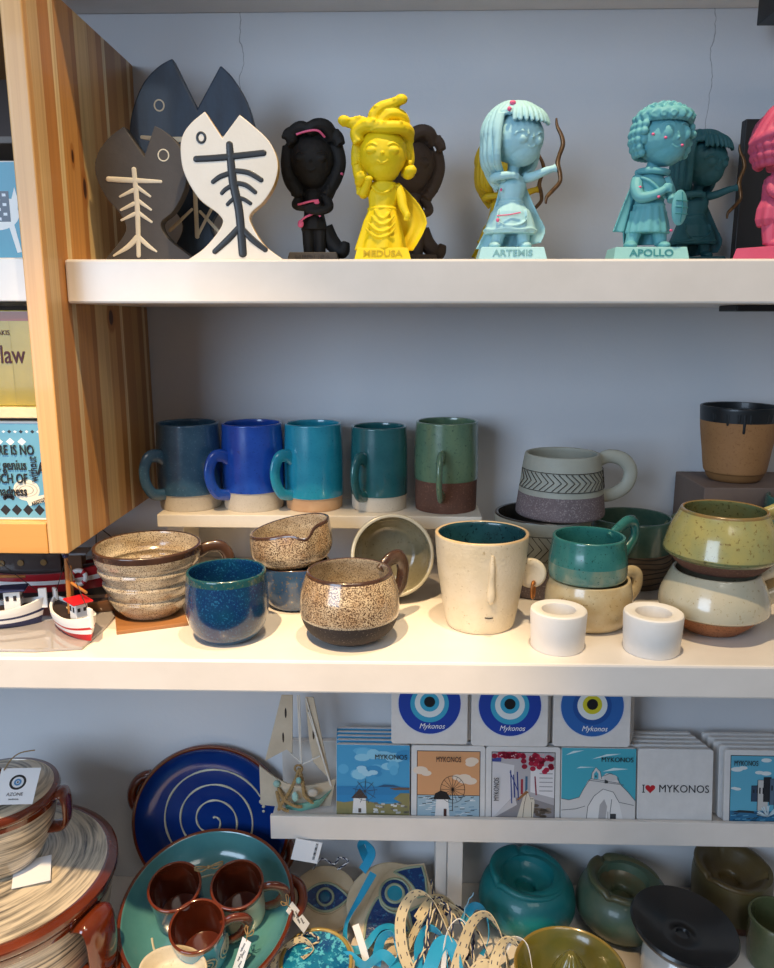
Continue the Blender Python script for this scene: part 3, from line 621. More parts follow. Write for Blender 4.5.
def face_features(k, F, r, style=0):
    """F maps (azimuth deg from -Y towards +X, elevation deg, extra radius) to a surface point of the head"""
    def arc(az, el_, w_, h_, rad, ex=.25):
        k.t(*[F(az + w_ * q, el_ + h_ * (1 - q * q), ex) + (rad * (1 - .4 * abs(q)),) for q in (-1, -.66, -.33, 0, .33, .66, 1)], n=3, seg=8)
    for s in (-1, 1):
        if style == 0:      # closed almond lids
            k.e(F(s * 27, -2, -1.0), (6.0, 3.2, 3.8)); arc(s * 28, 7, 14, 5, 1.0)
        elif style == 1:    # happy closed eyes
            arc(s * 25, -5, 15, 8, 1.25, .3)
        else:               # big open eyes
            k.e(F(s * 24, 3, -1.1), (4.8, 2.6, 6.4)); arc(s * 24, 20, 15, 6, 1.0)
    k.e(F(0, -9, 0), (1.3, 1.7, 1.6))
    arc(0, -24, 13, -6, 1.0)
def headF(c, r, az0=0):
    def F(az, el_, ex=0):
        a = R(az + az0); e_ = R(el_)
        return (c[0] + (r[0] + ex) * sin(a) * cos(e_), c[1] - (r[1] + ex) * cos(a) * cos(e_), c[2] + (r[2] + ex) * sin(e_))
    return F

def medusa(label, loc, rz, mat, lmat, arms='yellow', plm=None, pink=None):
    t = thing('figurine', label, 'figurine', loc, (0, 0, rz), 'goddess figurines'); t.scale = (1, 1, .925 if arms == 'yellow' else .96)
    plinth(t, 27.5, 24, 20, 14, plm or mat, 'MEDUSA', lmat, 8.6, 1.12)
    hc = (0, -2, 108); hr = (22.5, 21, 26); F = headF(hc, hr)
    k = Clay(); k.e(hc, hr).e((0, -3, 96), (17, 16, 18))
    face_features(k, F, hr, 0)
    for s in (-1, 1): k.e((s * 23, 2, 106), (3.2, 4, 5.5)); k.e((s * 25.5, -1, 99), (2.6, 2.6, 2.6))
    k.t((0, 0, 88, 6), (0, 1, 78, 6.5)).t((0, 1, 80, 8), (0, 1, 74, 12), (0, 1, 64, 12), (0, 1, 56, 10.5), (0, 1, 48, 12), (0, 1, 38, 14))
    if arms == 'yellow':
        k.t((13, 0, 76, 5.2), (17, -3, 66, 5), (19, -6, 56, 4.4), (22, -8, 49, 3.6)); k.e((23, -9, 46), (3.4, 3.6, 5))
        for q in (-1.6, 0, 1.6): k.t((23 + q, -10, 46, 1.3), (22 + q, -11, 41, 1.1))
        k.t((-13, 0, 76, 5.2), (-19, -4, 68, 5), (-16, -8, 74, 4.2), (-13, -13, 80, 3.6)); k.e((-13, -14, 81), (4, 3.4, 3.6))
    k.t((-6, 0, 40, 7), (-6, 0, 14, 5.5)).t((6, 0, 40, 7), (6, 0, 14, 5.5))
    k.done('body', mat, t)
    # snake hair
    h = Clay(); rnd = random.Random(3)
    if arms == 'yellow':
        snakes = [[(-22, -9, 116, 6), (-24, -8, 126, 7), (-17, -12, 131, 7), (-9, -17, 131, 6), (-2, -18, 128, 5)],
                  [(-13, -8, 133, 6), (-22, -9, 136, 6), (-30, -9, 135, 5), (-35, -10, 136, 4.6)],
                  [(-8, -16, 129, 6), (4, -18.5, 128.5, 6.5), (16, -15, 129, 6.5), (23, -4, 128, 6.5), (23, 8, 124, 6)],
                  [(-6, -10, 133, 6), (-8, -12, 141, 6), (-2, -12, 148, 6), (8, -11, 152, 5.5), (15, -11, 155, 5)],
                  [(-2, -10, 136, 6), (6, -12, 142, 6), (16, -8, 142, 6), (20, -2, 136, 6)],
                  [(-22, 2, 124, 6), (-25, 4, 108, 6), (-23, 4, 92, 6.5), (-20, 2, 80, 6.5), (-21, 0, 70, 5)],
                  [(-20, 6, 80, 6), (-22, -6, 80, 5.2), (-19, -11, 84, 5.2)],
                  [(22, 6, 120, 6), (24, 8, 104, 6), (22, 8, 92, 5.5), (24, 0, 88, 5.5), (26, -3, 91, 5.6)]]
        for s in snakes: h.t(*s)
        for c in ((-36, -11, 137), (17, -12, 156), (-20, -11, 84), (26, -4, 91)): h.e(c, (6, 5.2, 5)).e((c[0] + (2 if c[0] > 0 else -2), c[1] - 3, c[2] + 2.5), (1.6, 1.6, 1.6), sub=1)
        h.e((0, 6, 114), (23.5, 20, 26)).e((0, 8, 134), (18, 15, 10)).e((4, -4, 140), (12, 10, 8))
    else:
        snakes = [[(-18, -12, 122, 6), (-20, -8, 132, 7), (-10, -13, 138, 7), (-2, -14, 135, 6)], [(-4, -14, 134, 7), (6, -15, 140, 7), (16, -12, 138, 7), (20, -6, 128, 6)],
                  [(-16, -6, 136, 6), (-23, -8, 134, 5.5), (-26, -9, 128, 4.5)], [(20, -6, 134, 6), (26, -9, 130, 6), (29, -10, 122, 5)],
                  [(-24, -2, 122, 7), (-26, -2, 104, 7), (-23, -4, 88, 7), (-16, -8, 76, 6), (-12, -10, 70, 5)], [(24, -2, 122, 7), (27, -2, 106, 7), (23, -4, 90, 7), (17, -6, 78, 6), (12, -9, 72, 5)],
                  [(-16, 6, 100, 9), (-14, 6, 84, 9), (-10, 4, 72, 8)], [(18, 6, 100, 9), (15, 6, 84, 9), (11, 4, 72, 8)]]
        for s in snakes: h.t(*s)
        h.e((0, 6, 112), (26, 21, 30)).e((0, 4, 98), (25, 15, 30)).e((0, 4, 132), (20, 17, 12)).e((2, 8, 88), (20, 13, 18))
    for s in snakes:
        for p in spline(s, 6):
            a = rnd.random() * 6.28; h.e((p[0] + cos(a) * p[3] * .7, p[1] - abs(sin(a)) * p[3] * .75, p[2] + sin(a * 1.7) * p[3] * .6), (2.3, 2.3, 2.3), sub=1)
    h.done('snake_hair', mat, t, .0009, 1)
    if arms == 'yellow':
        bm = bmesh.new(); cloth_loft(bm, [(0, 0, 80, 12, 10), (0, 0, 72, 15.5, 11.5), (0, 0, 62, 14, 11), (-1, 0, 55.5, 12.6, 10.4), (-1, 0, 52, 13.8, 11.5), (-1.5, -1, 42, 17.5, 13), (-2, -1, 30, 20.5, 14.5), (-2.5, -1, 20, 23, 16), (-3, -1, 13, 24.5, 16.5)], 9, .07)
        tube(bm, [mm((-1 + 13.4 * cos(a), 10.9 * sin(a), 54)) for a in [2 * pi * q / 40 for q in range(40)]], .0011, 8, closed=True)
        for (x0, zz, w_) in ((0, 46, 8), (0, 40, 11), (-1, 33, 13), (-2, 27, 14)):
            tube(bm, [mm((x0 + w_ * q, -12.5 - (46 - zz) * .18 - 1.2 * (1 - q * q), zz + 9 * q * q - 3)) for q in [-1, -.75, -.5, -.25, 0, .25, .5, .75, 1]], .0012, 8)
        tube(bm, spline([mm(p) for p in ((-11, -9, 76), (-4, -11.5, 69), (4, -11.5, 69), (11, -9, 76))], 6), .0014, 8)
        remesh('dress', bm, mat, t, .0009, 2)
        bm = bmesh.new(); rows = []
        for i in range(13):
            u = i / 12; z = 79 - 66 * u; xr = 15 + 28 * sin(min(1, u * 1.55) * pi / 2) - (14 * max(0, (u - .58) / .42) ** 1.3)
            rows.append([(-13 - 3 * u + (xr + 13 + 3 * u) * j / 14, 6 + 6 * sin(j / 14 * pi) + 2.4 * sin(j * 1.5 + u * 2) * u - (8 * u if j > 11 else 0) * 0, z + 2.5 * (j / 14) * (1 - u)) for j in range(15)])
        sheet(bm, rows, 3.2); remesh('cape', bm, mat, t, .001, 4)
    else:
        k = Clay(); k.t((-12, -6, 72, 5), (-17, -11, 62, 4.6), (-4, -15, 60, 4), (8, -14, 64, 3.6)).t((12, -6, 72, 5), (17, -11, 60, 4.6), (6, -16, 55, 4), (-6, -15, 57, 3.6))
        k.t((10, 6, 42, 9), (16, 8, 28, 9), (26, 5, 17, 8), (30, 2, 18, 7), (33, 0, 26, 4), n=8)
        k.done('tail', mat, t, .001, 2)
        if pink:
            bm = bmesh.new()
            for ln in ([(-14, -16.5, 62), (-8, -19.5, 63), (0, -19.5, 65), (7, -18.5, 66)], [(-14, -14.5, 40), (-11, -15.5, 46), (-6, -15.5, 50), (5, -15, 54), (8, -14.5, 50)], [(-14, -20, 130), (-2, -21.5, 133), (8, -22, 133), (14, -17, 128)]):
                tube(bm, spline([mm(p) for p in ln], 5), .0012, 6)
            ell(bm, mm((-12, -14.6, 43)), mm((3.2, 1.5, 4.2)), sub=2); ell(bm, mm((5, -18, 64)), mm((3, 1.4, 2)), sub=2); ell(bm, mm((29, -6, 94)), mm((2.4, 3, 2)), sub=2)
            finish('pink_smear', bm, pink, t, ang=80)
    return t

def artemis(label, loc, rz, mat, lmat, scale=1, pink=None, word='ARTEMIS'):
    t = thing('figurine', label, 'figurine', loc, (0, 0, rz), 'goddess figurines'); t.scale = (scale, scale, scale * .962)
    plinth(t, 33, 29.5, 20, 14, mat, word, lmat, 8.8, 1.1)
    hc = (2, -4, 117); hr = (25.5, 23, 24.5); az = 28; F = headF(hc, hr, az)
    k = Clay(); k.e(hc, hr).e((6, -6, 106), (18, 17, 16)); face_features(k, F, hr, 1)
    k.e(F(22, -14, -3.2), (6, 5, 5)).e(F(-22, -14, -3.2), (6, 5, 5))
    k.t((1, 0, 96, 5.5), (0, 1, 84, 6)).t((0, 1, 84, 7), (0, 1, 77, 11), (0, 1, 66, 10.5), (-1, 1, 58, 9), (-1, 1, 48, 13))
    k.t((11, 0, 80, 4.6), (20, -4, 82, 4.4), (30, -7, 86, 3.8), (37, -8, 88, 3.2)); k.e((39, -8, 88.5), (3.6, 3.4, 4.2))
    for q in (0, 2, 4): k.t((40, -10, 86 + q, 1.2), (43, -8, 86 + q, 1.1))
    k.t((-11, 0, 80, 4.8), (-19, -5, 79, 4.6), (-16, -13, 80, 4.2), (-4, -15, 81, 3.6)); k.e((-2, -15, 81), (4, 3.2, 3.4))
    for q in (-1.5, .5, 2.5): k.t((0, -16, 80 + q, 1.1), (4, -15, 79 + q, 1.0))
    k.t((-9, 0, 50, 8.5), (-11, -1, 32, 7), (-14, -2, 17, 5.5)).t((9, 0, 50, 8.5), (11, -1, 32, 7), (12, -2, 17, 5.5))
    k.e((-16, -7, 16), (6, 9, 4)).e((13, -7, 16), (6, 9, 4)); k.done('body', mat, t)
    # hair: cap of strands, fringe, band, side locks
    h = Clay(); h.e((hc[0] - 4, hc[1] + 6, hc[2] + 3), (24.5, 21, 25))
    def S(az_, el_, ex): return F(az_, el_, ex)
    for a in range(-150, 181, 11):
        if 50 < a < 100 or -68 < a < -50:
            h.t((hc[0] - 2, hc[1] + 4, hc[2] + 30, 2.4), S(a, 74, 6) + (2.6,), S(a, 50, 5.6) + (2.4,), S(a, 34, 5) + (2.2,), seg=8); continue
        if abs(a) < 52:
            h.t(S(a * .8, 62, 5) + (1.7,), S(a, 46, 6.2) + (2.3,), S(a, 32, 6.0) + (2.3,), S(a, 19, 5.2) + (1.9,), seg=8)
            h.t((hc[0] - 2, hc[1] + 4, hc[2] + 30, 2.4), S(a, 74, 6) + (2.6,), S(a, 52, 5.6) + (2.4,), seg=8)
        else:
            h.t((hc[0] - 2, hc[1] + 4, hc[2] + 30, 2.4), S(a, 66, 7.5) + (2.5,), S(a, 38, 7.6) + (2.5,), S(a, 8, 7) + (2.4,), S(a, -20, 6.5) + (2.3,), seg=8)
    h.t(*[S(a, 50 - 14 * (abs(a) / 90), 6) + (2.2,) for a in range(-90, 91, 15)])
    for q, a in enumerate((-68, -84, -98, -112, -126, -145)):
        p = S(a, 0, 5); h.t(S(a, 34, 6) + (3.4,), p + (3.6,), (p[0] * .9 - 2, p[1] + 2, 94, 3.6), (-12 - q * 1.6, -8 + q * 4.2, 84 - q * .5, 3.0), (-8 - q, -9 + q * 5, 76 - q, 1.6), seg=8)
    for q, a in enumerate((104, 114, 124, 136, 150)):
        p = S(a, 0, 5); h.t(S(a, 34, 6) + (3.2,), p + (3.2,), (p[0] - 2, p[1] + 4, 96, 3.0), (12 - q, 2 + q * 3, 84, 2.2), seg=8)
    h.done('hair', mat, t, .0008, 1)
    bm = bmesh.new(); cloth_loft(bm, [(0, 0, 82, 9, 8.5), (0, 0, 74, 13, 11), (-.5, 0, 66, 12, 10.5), (-1, 0, 59, 10.2, 9.2), (-1, 0, 56, 12, 10.5), (-1, -1, 48, 19, 14), (-1, -1, 38, 22.5, 16), (-1, -1, 30, 24.5, 17), (-1, -1, 27.5, 24.5, 17)], 11, .035)
    tube(bm, [mm((-1 + 11.2 * cos(a), 10 * sin(a), 58)) for a in [2 * pi * q / 40 for q in range(40)]], .0013, 8, closed=True)
    tube(bm, [mm((-1 + 25 * cos(a), -1 + 17.4 * sin(a), 31 + sin(6 * a) * .6)) for a in [2 * pi * q / 60 for q in range(60)]], .0012, 8, closed=True)
    tube(bm, spline([mm(p) for p in ((-14, -12, 50), (-15, -16.5, 40), (-8, -18.5, 34.5), (4, -18.5, 34.5), (12, -16.5, 40), (12, -12, 50))], 6), .0009, 8)
    remesh('dress', bm, mat, t, .0009, 2)
    bm = bmesh.new(); rows = []
    for i in range(14):
        u = i / 13; z = 82 - 68 * u; xl = -11 - 22 * u ** 1.6; xr = 11 + 24 * min(1, u * 1.25) ** 1.2 - 8 * max(0, u - .8) * 5 * .6
        rows.append([(xl + (xr - xl) * j / 16, 5 + 5 * sin(j / 16 * pi) + 1.8 * sin(j * 1.4) * u, z + (6 * u * (j / 16) ** 2 if j > 8 else 0)) for j in range(17)])
    sheet(bm, rows, 3); remesh('cape', bm, mat, t, .001, 4)
    bm = bmesh.new()
    tube(bm, spline([mm(p) for p in ((37, -10, 133, .9), (38, -10, 126, 1.5), (42.5, -10, 117, 2.0), (44, -10, 109, 2.2), (41, -10, 99, 2.1), (40, -10, 92, 2.3), (42.5, -10, 83, 2.1), (42.5, -10, 75, 2.0), (36, -10, 67, 2.0), (31, -10, 61, 1.7), (30.5, -10, 55, .9))], 6), None, 10)
    finish('bow', bm, BRONZE, t, ang=80)
    if pink:
        bm = bmesh.new()
        ell(bm, F(-48, 52, 9) and mm(F(-48, 54, 9)), mm((3, 2, 2.2)), sub=2); ell(bm, mm(F(-50, 36, 9.5)), mm((2, 1.6, 2.2)), sub=2)
        tube(bm, [mm(p) for p in ((-16, -17.8, 43), (-4, -18.3, 44), (6, -18, 46))], .0006, 6); ell(bm, mm((-15, -17.5, 39)), mm((1.6, 1, 2)), sub=2)
        ell(bm, mm((-12, -11.3, 68)), mm((1.2, .8, 1.6)), sub=2)
        finish('pink_smear', bm, pink, t, ang=80)
    return t
BRONZE = ceramic('aged_bronze', '8a6742', '5e4430', mscale=80, rough=.35, metal=.7, coat=.1)
YEL = rubber('yellow_rubber_clay', 'e8cb00', 'e4c800'); BLK = rubber('black_rubber_clay', '0c0b0c', '100f10', .75); BRN = rubber('dark_brown_clay', '4b3e38', '433630', .75)
ICE = rubber('ice_blue_clay', 'a0cfd8', 'a8d5dc'); AQUA = rubber('aqua_clay', '5ba3ae', '66abb4'); DTL = rubber('deep_teal_clay', '1e5b66', '215c66'); PNK = rubber('rose_pink_clay', 'b64465', 'bb4d6e'); MUST = rubber('mustard_yellow_clay', 'c9a80e', 'c2a110')
PSM = paint('pink_paint_smear', 'e5648e', .5)
ytxt = paint('yellow_plinth_letters', 'b99e00'); itxt = paint('slate_blue_letters', '6fa3ad'); atxt = paint('teal_letters', '2f7f88'); dtxt = paint('dark_letters', '2a2422')
medusa('black figurine with serpent tail and pink smears right of the ivory fish', (-.0975, .845, M_TOP), 0, BLK, dtxt, 'dark', rubber('charcoal_plinth_clay', '3a3532', '332e2c'), PSM)
medusa('yellow figurine with snake hair and cape on a plinth reading MEDUSA', (-.0245, .79, M_TOP), 0, YEL, ytxt)
medusa('dark brown figurine half hidden behind the yellow one', (.004, .872, M_TOP), R(4), BRN, dtxt, 'dark')
artemis('pale blue archer figurine with bow on a plinth reading ARTEMIS', (.0985, .79, M_TOP), 0, ICE, itxt, pink=PSM)
artemis('mustard yellow archer figurine hidden behind the pale blue archer', (.099, .880, M_TOP), R(-2), MUST, ytxt, scale=.94)
artemis('deep teal archer figurine with bow standing behind the curly haired aqua one', (.3125, .905, M_TOP), 0, DTL, dtxt)

def apollo(loc):
    t = thing('figurine', 'aqua curly haired figurine holding a shield on a plinth reading APOLLO', 'figurine', loc, (0, 0, 0), 'goddess figurines'); t.scale = (.98, .98, .955)
    mat = AQUA; plinth(t, 36.5, 34, 20, 14, rubber('pale_aqua_clay', '84bcbe', '8bc0c1'), 'APOLLO', atxt, 9.6, 1.15)
    hc = (7, -4, 117); hr = (25, 22, 24); F = headF(hc, hr, 22)
    k = Clay(); k.e(hc, hr).e((10, -7, 105), (18, 16, 15)); face_features(k, F, hr, 2)
    k.e(F(-78, -6, 0), (4, 4, 6)); k.e(F(78, -6, 0), (4, 4, 6))
    k.t((2, 0, 96, 6), (0, 1, 84, 7)).t((0, 1, 86, 8), (0, 1, 78, 13), (0, 1, 66, 12.5), (0, 1, 56, 12), (0, 1, 46, 15))
    k.t((-13, -3, 80, 6), (-16, -9, 70, 6), (-13, -14, 61, 5.4), (-2, -17, 62, 4.8), (8, -17, 67, 4)); k.e((11, -17, 69), (4.6, 4, 4.6))
    for q in range(4): k.t((11 + q * .5, -20, 72 - q * 2, 1.2), (15, -19, 71 - q * 2, 1.1))
    k.t((13, 0, 80, 6), (18, -3, 68, 5.4), (19, -9, 58, 4.6))
    k.t((-9, 0, 48, 9), (-13, -1, 30, 7.5), (-16, -2, 17, 6)).t((9, 0, 48, 9), (11, -1, 30, 7.5), (13, -2, 17, 6))
    k.e((-18, -8, 16), (6.5, 9.5, 4)).e((14, -8, 16), (6.5, 9.5, 4)); k.done('body', mat, t)
    h = Clay(); h.e((5, 3, 122), (26, 22, 24)); rnd = random.Random(5)
    for el_ in (34, 46, 58, 70, 84):
        n = max(3, int(22 * cos(R(el_)))) ; 
        for q in range(n):
            a = 360 * q / n + el_ * 3; p = F(a, el_, 5.5); h.e(p, (4.2, 4.2, 3.6), (rnd.random(), rnd.random(), 0), sub=2)
            h.t(*[(p[0] + 3 * cos(b), p[1] - 3, p[2] + 2.6 * sin(b), 1.1) for b in (0, 1.3, 2.6, 3.9, 5.2)], n=3, seg=6)
    for el_ in (20, 6, -8, -22, -34):
        for a in range(-170, 181, 14):
            if abs(a) > (62 if el_ > 0 else 74): h.e(F(a, el_, 3.5), (4, 4, 4), sub=2)
    for a in range(-60, 61, 10): h.e(F(a, 32 , 3.5), (3.6, 3.4, 3.2), sub=2)
    h.t(*[F(a, 40, 7) + (3.2,) for a in range(-100, 101, 14)]); h.done('curly_hair', mat, t, .0009, 2)
    bm = bmesh.new(); cloth_loft(bm, [(0, 0, 84, 10, 10), (0, 0, 76, 15, 12.5), (0, 0, 64, 14, 12), (0, 0, 57, 13.4, 11.5), (0, 0, 53, 15, 13), (0, 0, 40, 19, 15), (0, 0, 30, 21, 16), (0, 0, 28, 21, 16)], 14, .05)
    tube(bm, [mm((14.2 * cos(a), 12.3 * sin(a), 55)) for a in [2 * pi * q / 40 for q in range(40)]], .0012, 8, closed=True)
    tube(bm, spline([mm(p) for p in ((-13, -9, 80), (-5, -13, 76), (4, -14, 68), (12, -11, 60))], 6), .0018, 8)
    remesh('tunic', bm, mat, t, .0009, 2)
    bm = bmesh.new(); rows = []
    for i in range(14):
        u = i / 13; z = 88 - 58 * u - 0; xl = -12 - 22 * u ** .9; xr = 12 + 4 * u
        rows.append([(xl + (xr - xl) * j / 14, 3 + 7 * sin(j / 14 * pi) - (5 * u if j < 4 else 0) + 1.6 * sin(j * 1.6) * u, z - (12 * u if j > 3 else 0)) for j in range(15)])
    sheet(bm, rows, 3.4)
    tube(bm, spline([mm(p + (3.4,)) for p in ((-13, -2, 86), (-6, -12, 86), (6, -13, 85), (14, -4, 85), (8, 8, 87), (-8, 8, 87), (-13, 0, 86))], 6), None, 8)
    remesh('cape', bm, mat, t, .001, 4)
    bm = bmesh.new(); M_ = Matrix.Translation(mm((22, -21, 50))) @ Euler((R(90), 0, R(24))).to_matrix().to_4x4() @ Matrix.Diagonal((.55, 1, 1, 1))
    lathe(bm, [(0, -.001), (.0145, -.001), (.0165, 0), (.0165, .0012), (.0145, .002), (.011, .0032), (0, .0042)], 40, M=M_)
    sh = finish('shield', bm, mat, t, ang=50)
    bm = bmesh.new()
    for q in (-.006, 0, .006): tube(bm, [M_ @ Vector((-.013, q, .0036)), M_ @ Vector((0, q, .0046)), M_ @ Vector((.013, q, .0036))], .0005, 6)
    tube(bm, [M_ @ Vector((0, -.014, .0032)), M_ @ Vector((0, 0, .0048)), M_ @ Vector((0, .014, .0032))], .0005, 6)
    finish('shield_line', bm, atxt, sh)
    bm = bmesh.new()
    for p in (F(-30, -10, .4), F(14, -24, .6), F(-55, -2, 2), (-14, -15, 70), (2, -22, 60), (19, -12, 30)): ell(bm, mm(p), mm((1.6, 1.0, 1.3)), sub=2)
    finish('pink_smear', bm, PSM, t, ang=80)
apollo((.2285, .79, M_TOP))

def pinklady(loc):
    t = thing('figurine', 'rose pink figurine in a brimmed hood at the right frame edge', 'figurine', loc, (0, 0, R(38)), 'goddess figurines')
    mat = PNK; plinth(t, 30, 27, 24, 14, mat, None, rubber('dark_rose_letters', '8c2f4c', '8c2f4c'), 7, .9)
    hc = (0, -2, 108); hr = (24, 22, 25); F = headF(hc, hr, -10)
    k = Clay(); k.e(hc, hr).e((0, -4, 97), (18, 16, 16)); face_features(k, F, hr, 2)
    k.t((0, 0, 88, 6), (0, 1, 78, 7)).t((0, 1, 78, 12), (0, 1, 66, 13), (0, 1, 56, 13), (0, 1, 44, 15))
    for s in (-1, 1): k.t((s * 12, 0, 76, 5.5), (s * 17, -5, 64, 5), (s * 10, -14, 60, 4)); k.t((s * 8, 0, 44, 9), (s * 9, -2, 28, 8), (s * 10, -3, 17, 6.5)); k.e((s * 10, -8, 17), (6.5, 9, 4.5))
    k.done('body', mat, t)
    h = Clay(); h.e((0, 5, 114), (26, 23, 26))
    h.t(*[F(a, 28 - abs(a) * .25, 6) + (4.5,) for a in range(-120, 121, 15)])
    for a in range(-120, 121, 20): h.t(F(a, 28 - abs(a) * .25, 7) + (4,), F(a * .8, 55, 7) + (5,), F(a * .5, 78, 6) + (5,)); 
    for a in list(range(-160, -59, 16)) + list(range(60, 161, 16)):
        for e_ in (10, -6, -22, -36): h.e(F(a, e_, 4), (5, 5, 5), sub=2)
    for q in range(6): b = q * pi / 3; h.e((-25 + 5 * cos(b), -10, 128 + 5 * sin(b)), (4.2, 3.4, 4.2), sub=2)
    h.done('hood', mat, t, .001, 2)
    bm = bmesh.new(); cloth_loft(bm, [(0, 0, 80, 11, 10), (0, 0, 72, 16, 13), (0, 0, 60, 15, 13), (0, 0, 50, 19, 16), (0, 0, 40, 20, 16), (0, 0, 34, 17, 14)], 8, .08)
    remesh('dress', bm, mat, t, .001, 2)
pinklady((.3520, .80, M_TOP))

# black board and brackets at the right
BLACKP = paint('black_powder_coat', '15161a', .5)
tag(boxobj('display_board', (.3660, .60, .925, .937, M_TOP, 1.664), BLACKP, bevel=.001), 'black upright board behind the pink figurine', 'board')
bm = bmesh.new(); box(bm, .3175, .60, .785, .83, 1.4585, 1.4643)
tag(finish('shelf_bracket', bm, BLACKP, smooth=False, bevel=.001), 'black metal bracket under the figurine shelf at right', 'bracket')
bm = bmesh.new(); box(bm, .3640, .42, .85, .915, 1.7525, 1.7865)
tag(finish('shelf_bracket', bm, BLACKP, smooth=False, bevel=.001), 'black metal bracket under the topmost shelf at right', 'bracket')
# ================================================================== PRINTED ART
class Art:
    """flat printed shapes in layers; unit square mapped on w x h, facing -Y"""
    def __init__(s, w_, h_, y0=-.00006, x0=None, z0=0): s.bm = bmesh.new(); s.w = w_; s.h = h_; s.l = 0; s.mats = []; s.y0 = y0; s.x0 = -w_ / 2 if x0 is None else x0; s.z0 = z0
    def mi(s, c):
        nm = 'print_' + c
        m = MATS.get(nm) or base_mat(nm, .35, .1)[0]
        m.node_tree.nodes['Principled BSDF'].inputs['Base Color'].default_value = lin(c)
        if m not in s.mats: s.mats.append(m)
        return s.mats.index(m)
    def poly(s, c, pts, keep=False):
        if not keep: s.l += 1
        y = s.y0 - (s.l + (.5 if keep else 0)) * .000035
        pts = [(min(1, max(0, x)), min(1, max(0, z))) for x, z in pts]
        vs = [s.bm.verts.new((s.x0 + x * s.w, y, s.z0 + z * s.h)) for x, z in pts]
        e = [s.bm.edges.new((vs[i], vs[(i + 1) % len(vs)])) for i in range(len(vs))]
        if len(vs) <= 4:
            try: fs = [s.bm.faces.new(vs)]
            except ValueError: fs = []
        else: fs = [f for f in bmesh.ops.triangle_fill(s.bm, edges=e, use_beauty=True)['geom'] if isinstance(f, bmesh.types.BMFace)]
        k = s.mi(c)
        for f in fs: f.material_index = k
    def rect(s, c, a, b, x, z, keep=False): s.poly(c, [(a, b), (x, b), (x, z), (a, z)], keep)
    def disc(s, c, x, z, rx, rz=None, n=28, keep=False): rz = rz or rx; s.poly(c, [(x + rx * cos(2 * pi * k / n), z + rz * sin(2 * pi * k / n)) for k in range(n)], keep)
    def line(s, c, pts, w_=.008, keep=False):
        if not keep: s.l += 1
        L = []; 
        for i in range(len(pts)):
            a = pts[max(0, i - 1)]; b = pts[min(len(pts) - 1, i + 1)]; dx, dz = b[0] - a[0], b[1] - a[1]; d = math.hypot(dx, dz) or 1
            L.append((-dz / d * w_ / 2, dx / d * w_ / 2))
        for i in range(len(pts) - 1):
            (x1, z1), (x2, z2) = pts[i], pts[i + 1]; n1, n2 = L[i], L[i + 1]
            s.poly(c, [(x1 + n1[0], z1 + n1[1]), (x2 + n2[0], z2 + n2[1]), (x2 - n2[0], z2 - n2[1]), (x1 - n1[0], z1 - n1[1])], True)
    def ring(s, c, x, z, r, w_=.01, n=28): s.line(c, [(x + r * cos(2 * pi * k / n), z + r * sin(2 * pi * k / n)) for k in range(n + 1)], w_)
    def done(s, name, parent, loc=None, rot=None):
        me = bpy.data.meshes.new(name)
        for f in s.bm.faces:
            f.normal_update()
            if f.normal.y > 0: f.normal_flip()
        s.bm.to_mesh(me); s.bm.free()
        for m in s.mats: me.materials.append(m)
        o = bpy.data.objects.new(name, me); COL.objects.link(o); o.parent = parent
        if loc: o.location = loc
        if rot: o.rotation_euler = rot
        return o
INK = paint('print_ink', '22252b', .5); INKW = paint('print_white_ink', 'eef0f2', .5)

# ---------- things in the cabinet
PAPERW = paint('card_edge_white', 'e8e4dc')
t = thing('picture_card', 'turquoise card with white animal wearing a checked blanket, in cabinet', 'picture', (-.397, .715, 1.5028))
boxobj('card', (-.055, .056, 0, .004, 0, .082), PAPERW, t, bevel=.0004)
A = Art(.111, .080, z0=.001); A.rect('1d8aa3', 0, 0, 1, 1)
A.disc('e9e4dc', .80, .46, .19, .17); A.poly('e9e4dc', [(.86, .40), (.975, .40), (.99, .62), (.97, .74), (.94, .62), (.86, .62)]); A.poly('e9e4dc', [(.88, .45), (.93, .45), (.985, .06), (.95, .05)]); A.poly('e9e4dc', [(.60, .45), (.64, .45), (.66, .05), (.62, .05)])
A.rect('1e2c3e', .66, .38, .92, .70)
for i in range(5):
    for j in range(6):
        if (i + j) % 2: A.rect('d9dde0', .67 + i * .049, .395 + j * .050, .70 + i * .049, .425 + j * .050, keep=True)
A.done('printed_picture', t)
t = thing('book', 'olive yellow book with dark red spot on the upper cabinet shelf', 'book', (-.405, .712, 1.372))
boxobj('cover', (-.06, .0665, 0, .012, 0, .086), ceramic('olive_yellow_cover', 'a8920c', '9a860a', rough=.4, bump=.02), t, bevel=.0006)
A = Art(.124, .084, x0=-.059, z0=.001); A.rect('8a4316', 0, .90, 1, 1); A.rect('968410', .84, .02, .845, .9); A.disc('7e2412', .90, .0, .16, .20); A.done('printed_cover', t)
PLUM = paint('plum_letters', '4a1f22')
text('lettering', 'Flaw', .023, PLUM, t, (.0420, -.0004, .046), sx=.74, bold=.0002)
text('lettering', 'MARAKIS', .0062, PLUM, t, (.034, -.0004, .066), sx=.9)
text('lettering', 'lo in', .004, PLUM, t, (.019, -.0004, .031), sx=.9); text('lettering', 'anaugh', .004, PLUM, t, (.021, -.0004, .025), sx=.9)
t = thing('quote_plaque', 'light blue plaque with a quote and diamond borders in cabinet bottom', 'plaque', (-.405, .708, 1.2648))
boxobj('plaque_board', (-.08, .0698, 0, .008, 0, .0935), PAPERW, t, bevel=.0006)
A = Art(.146, .0895, x0=-.078, z0=.002); A.rect('69a7c2', 0, 0, 1, 1)
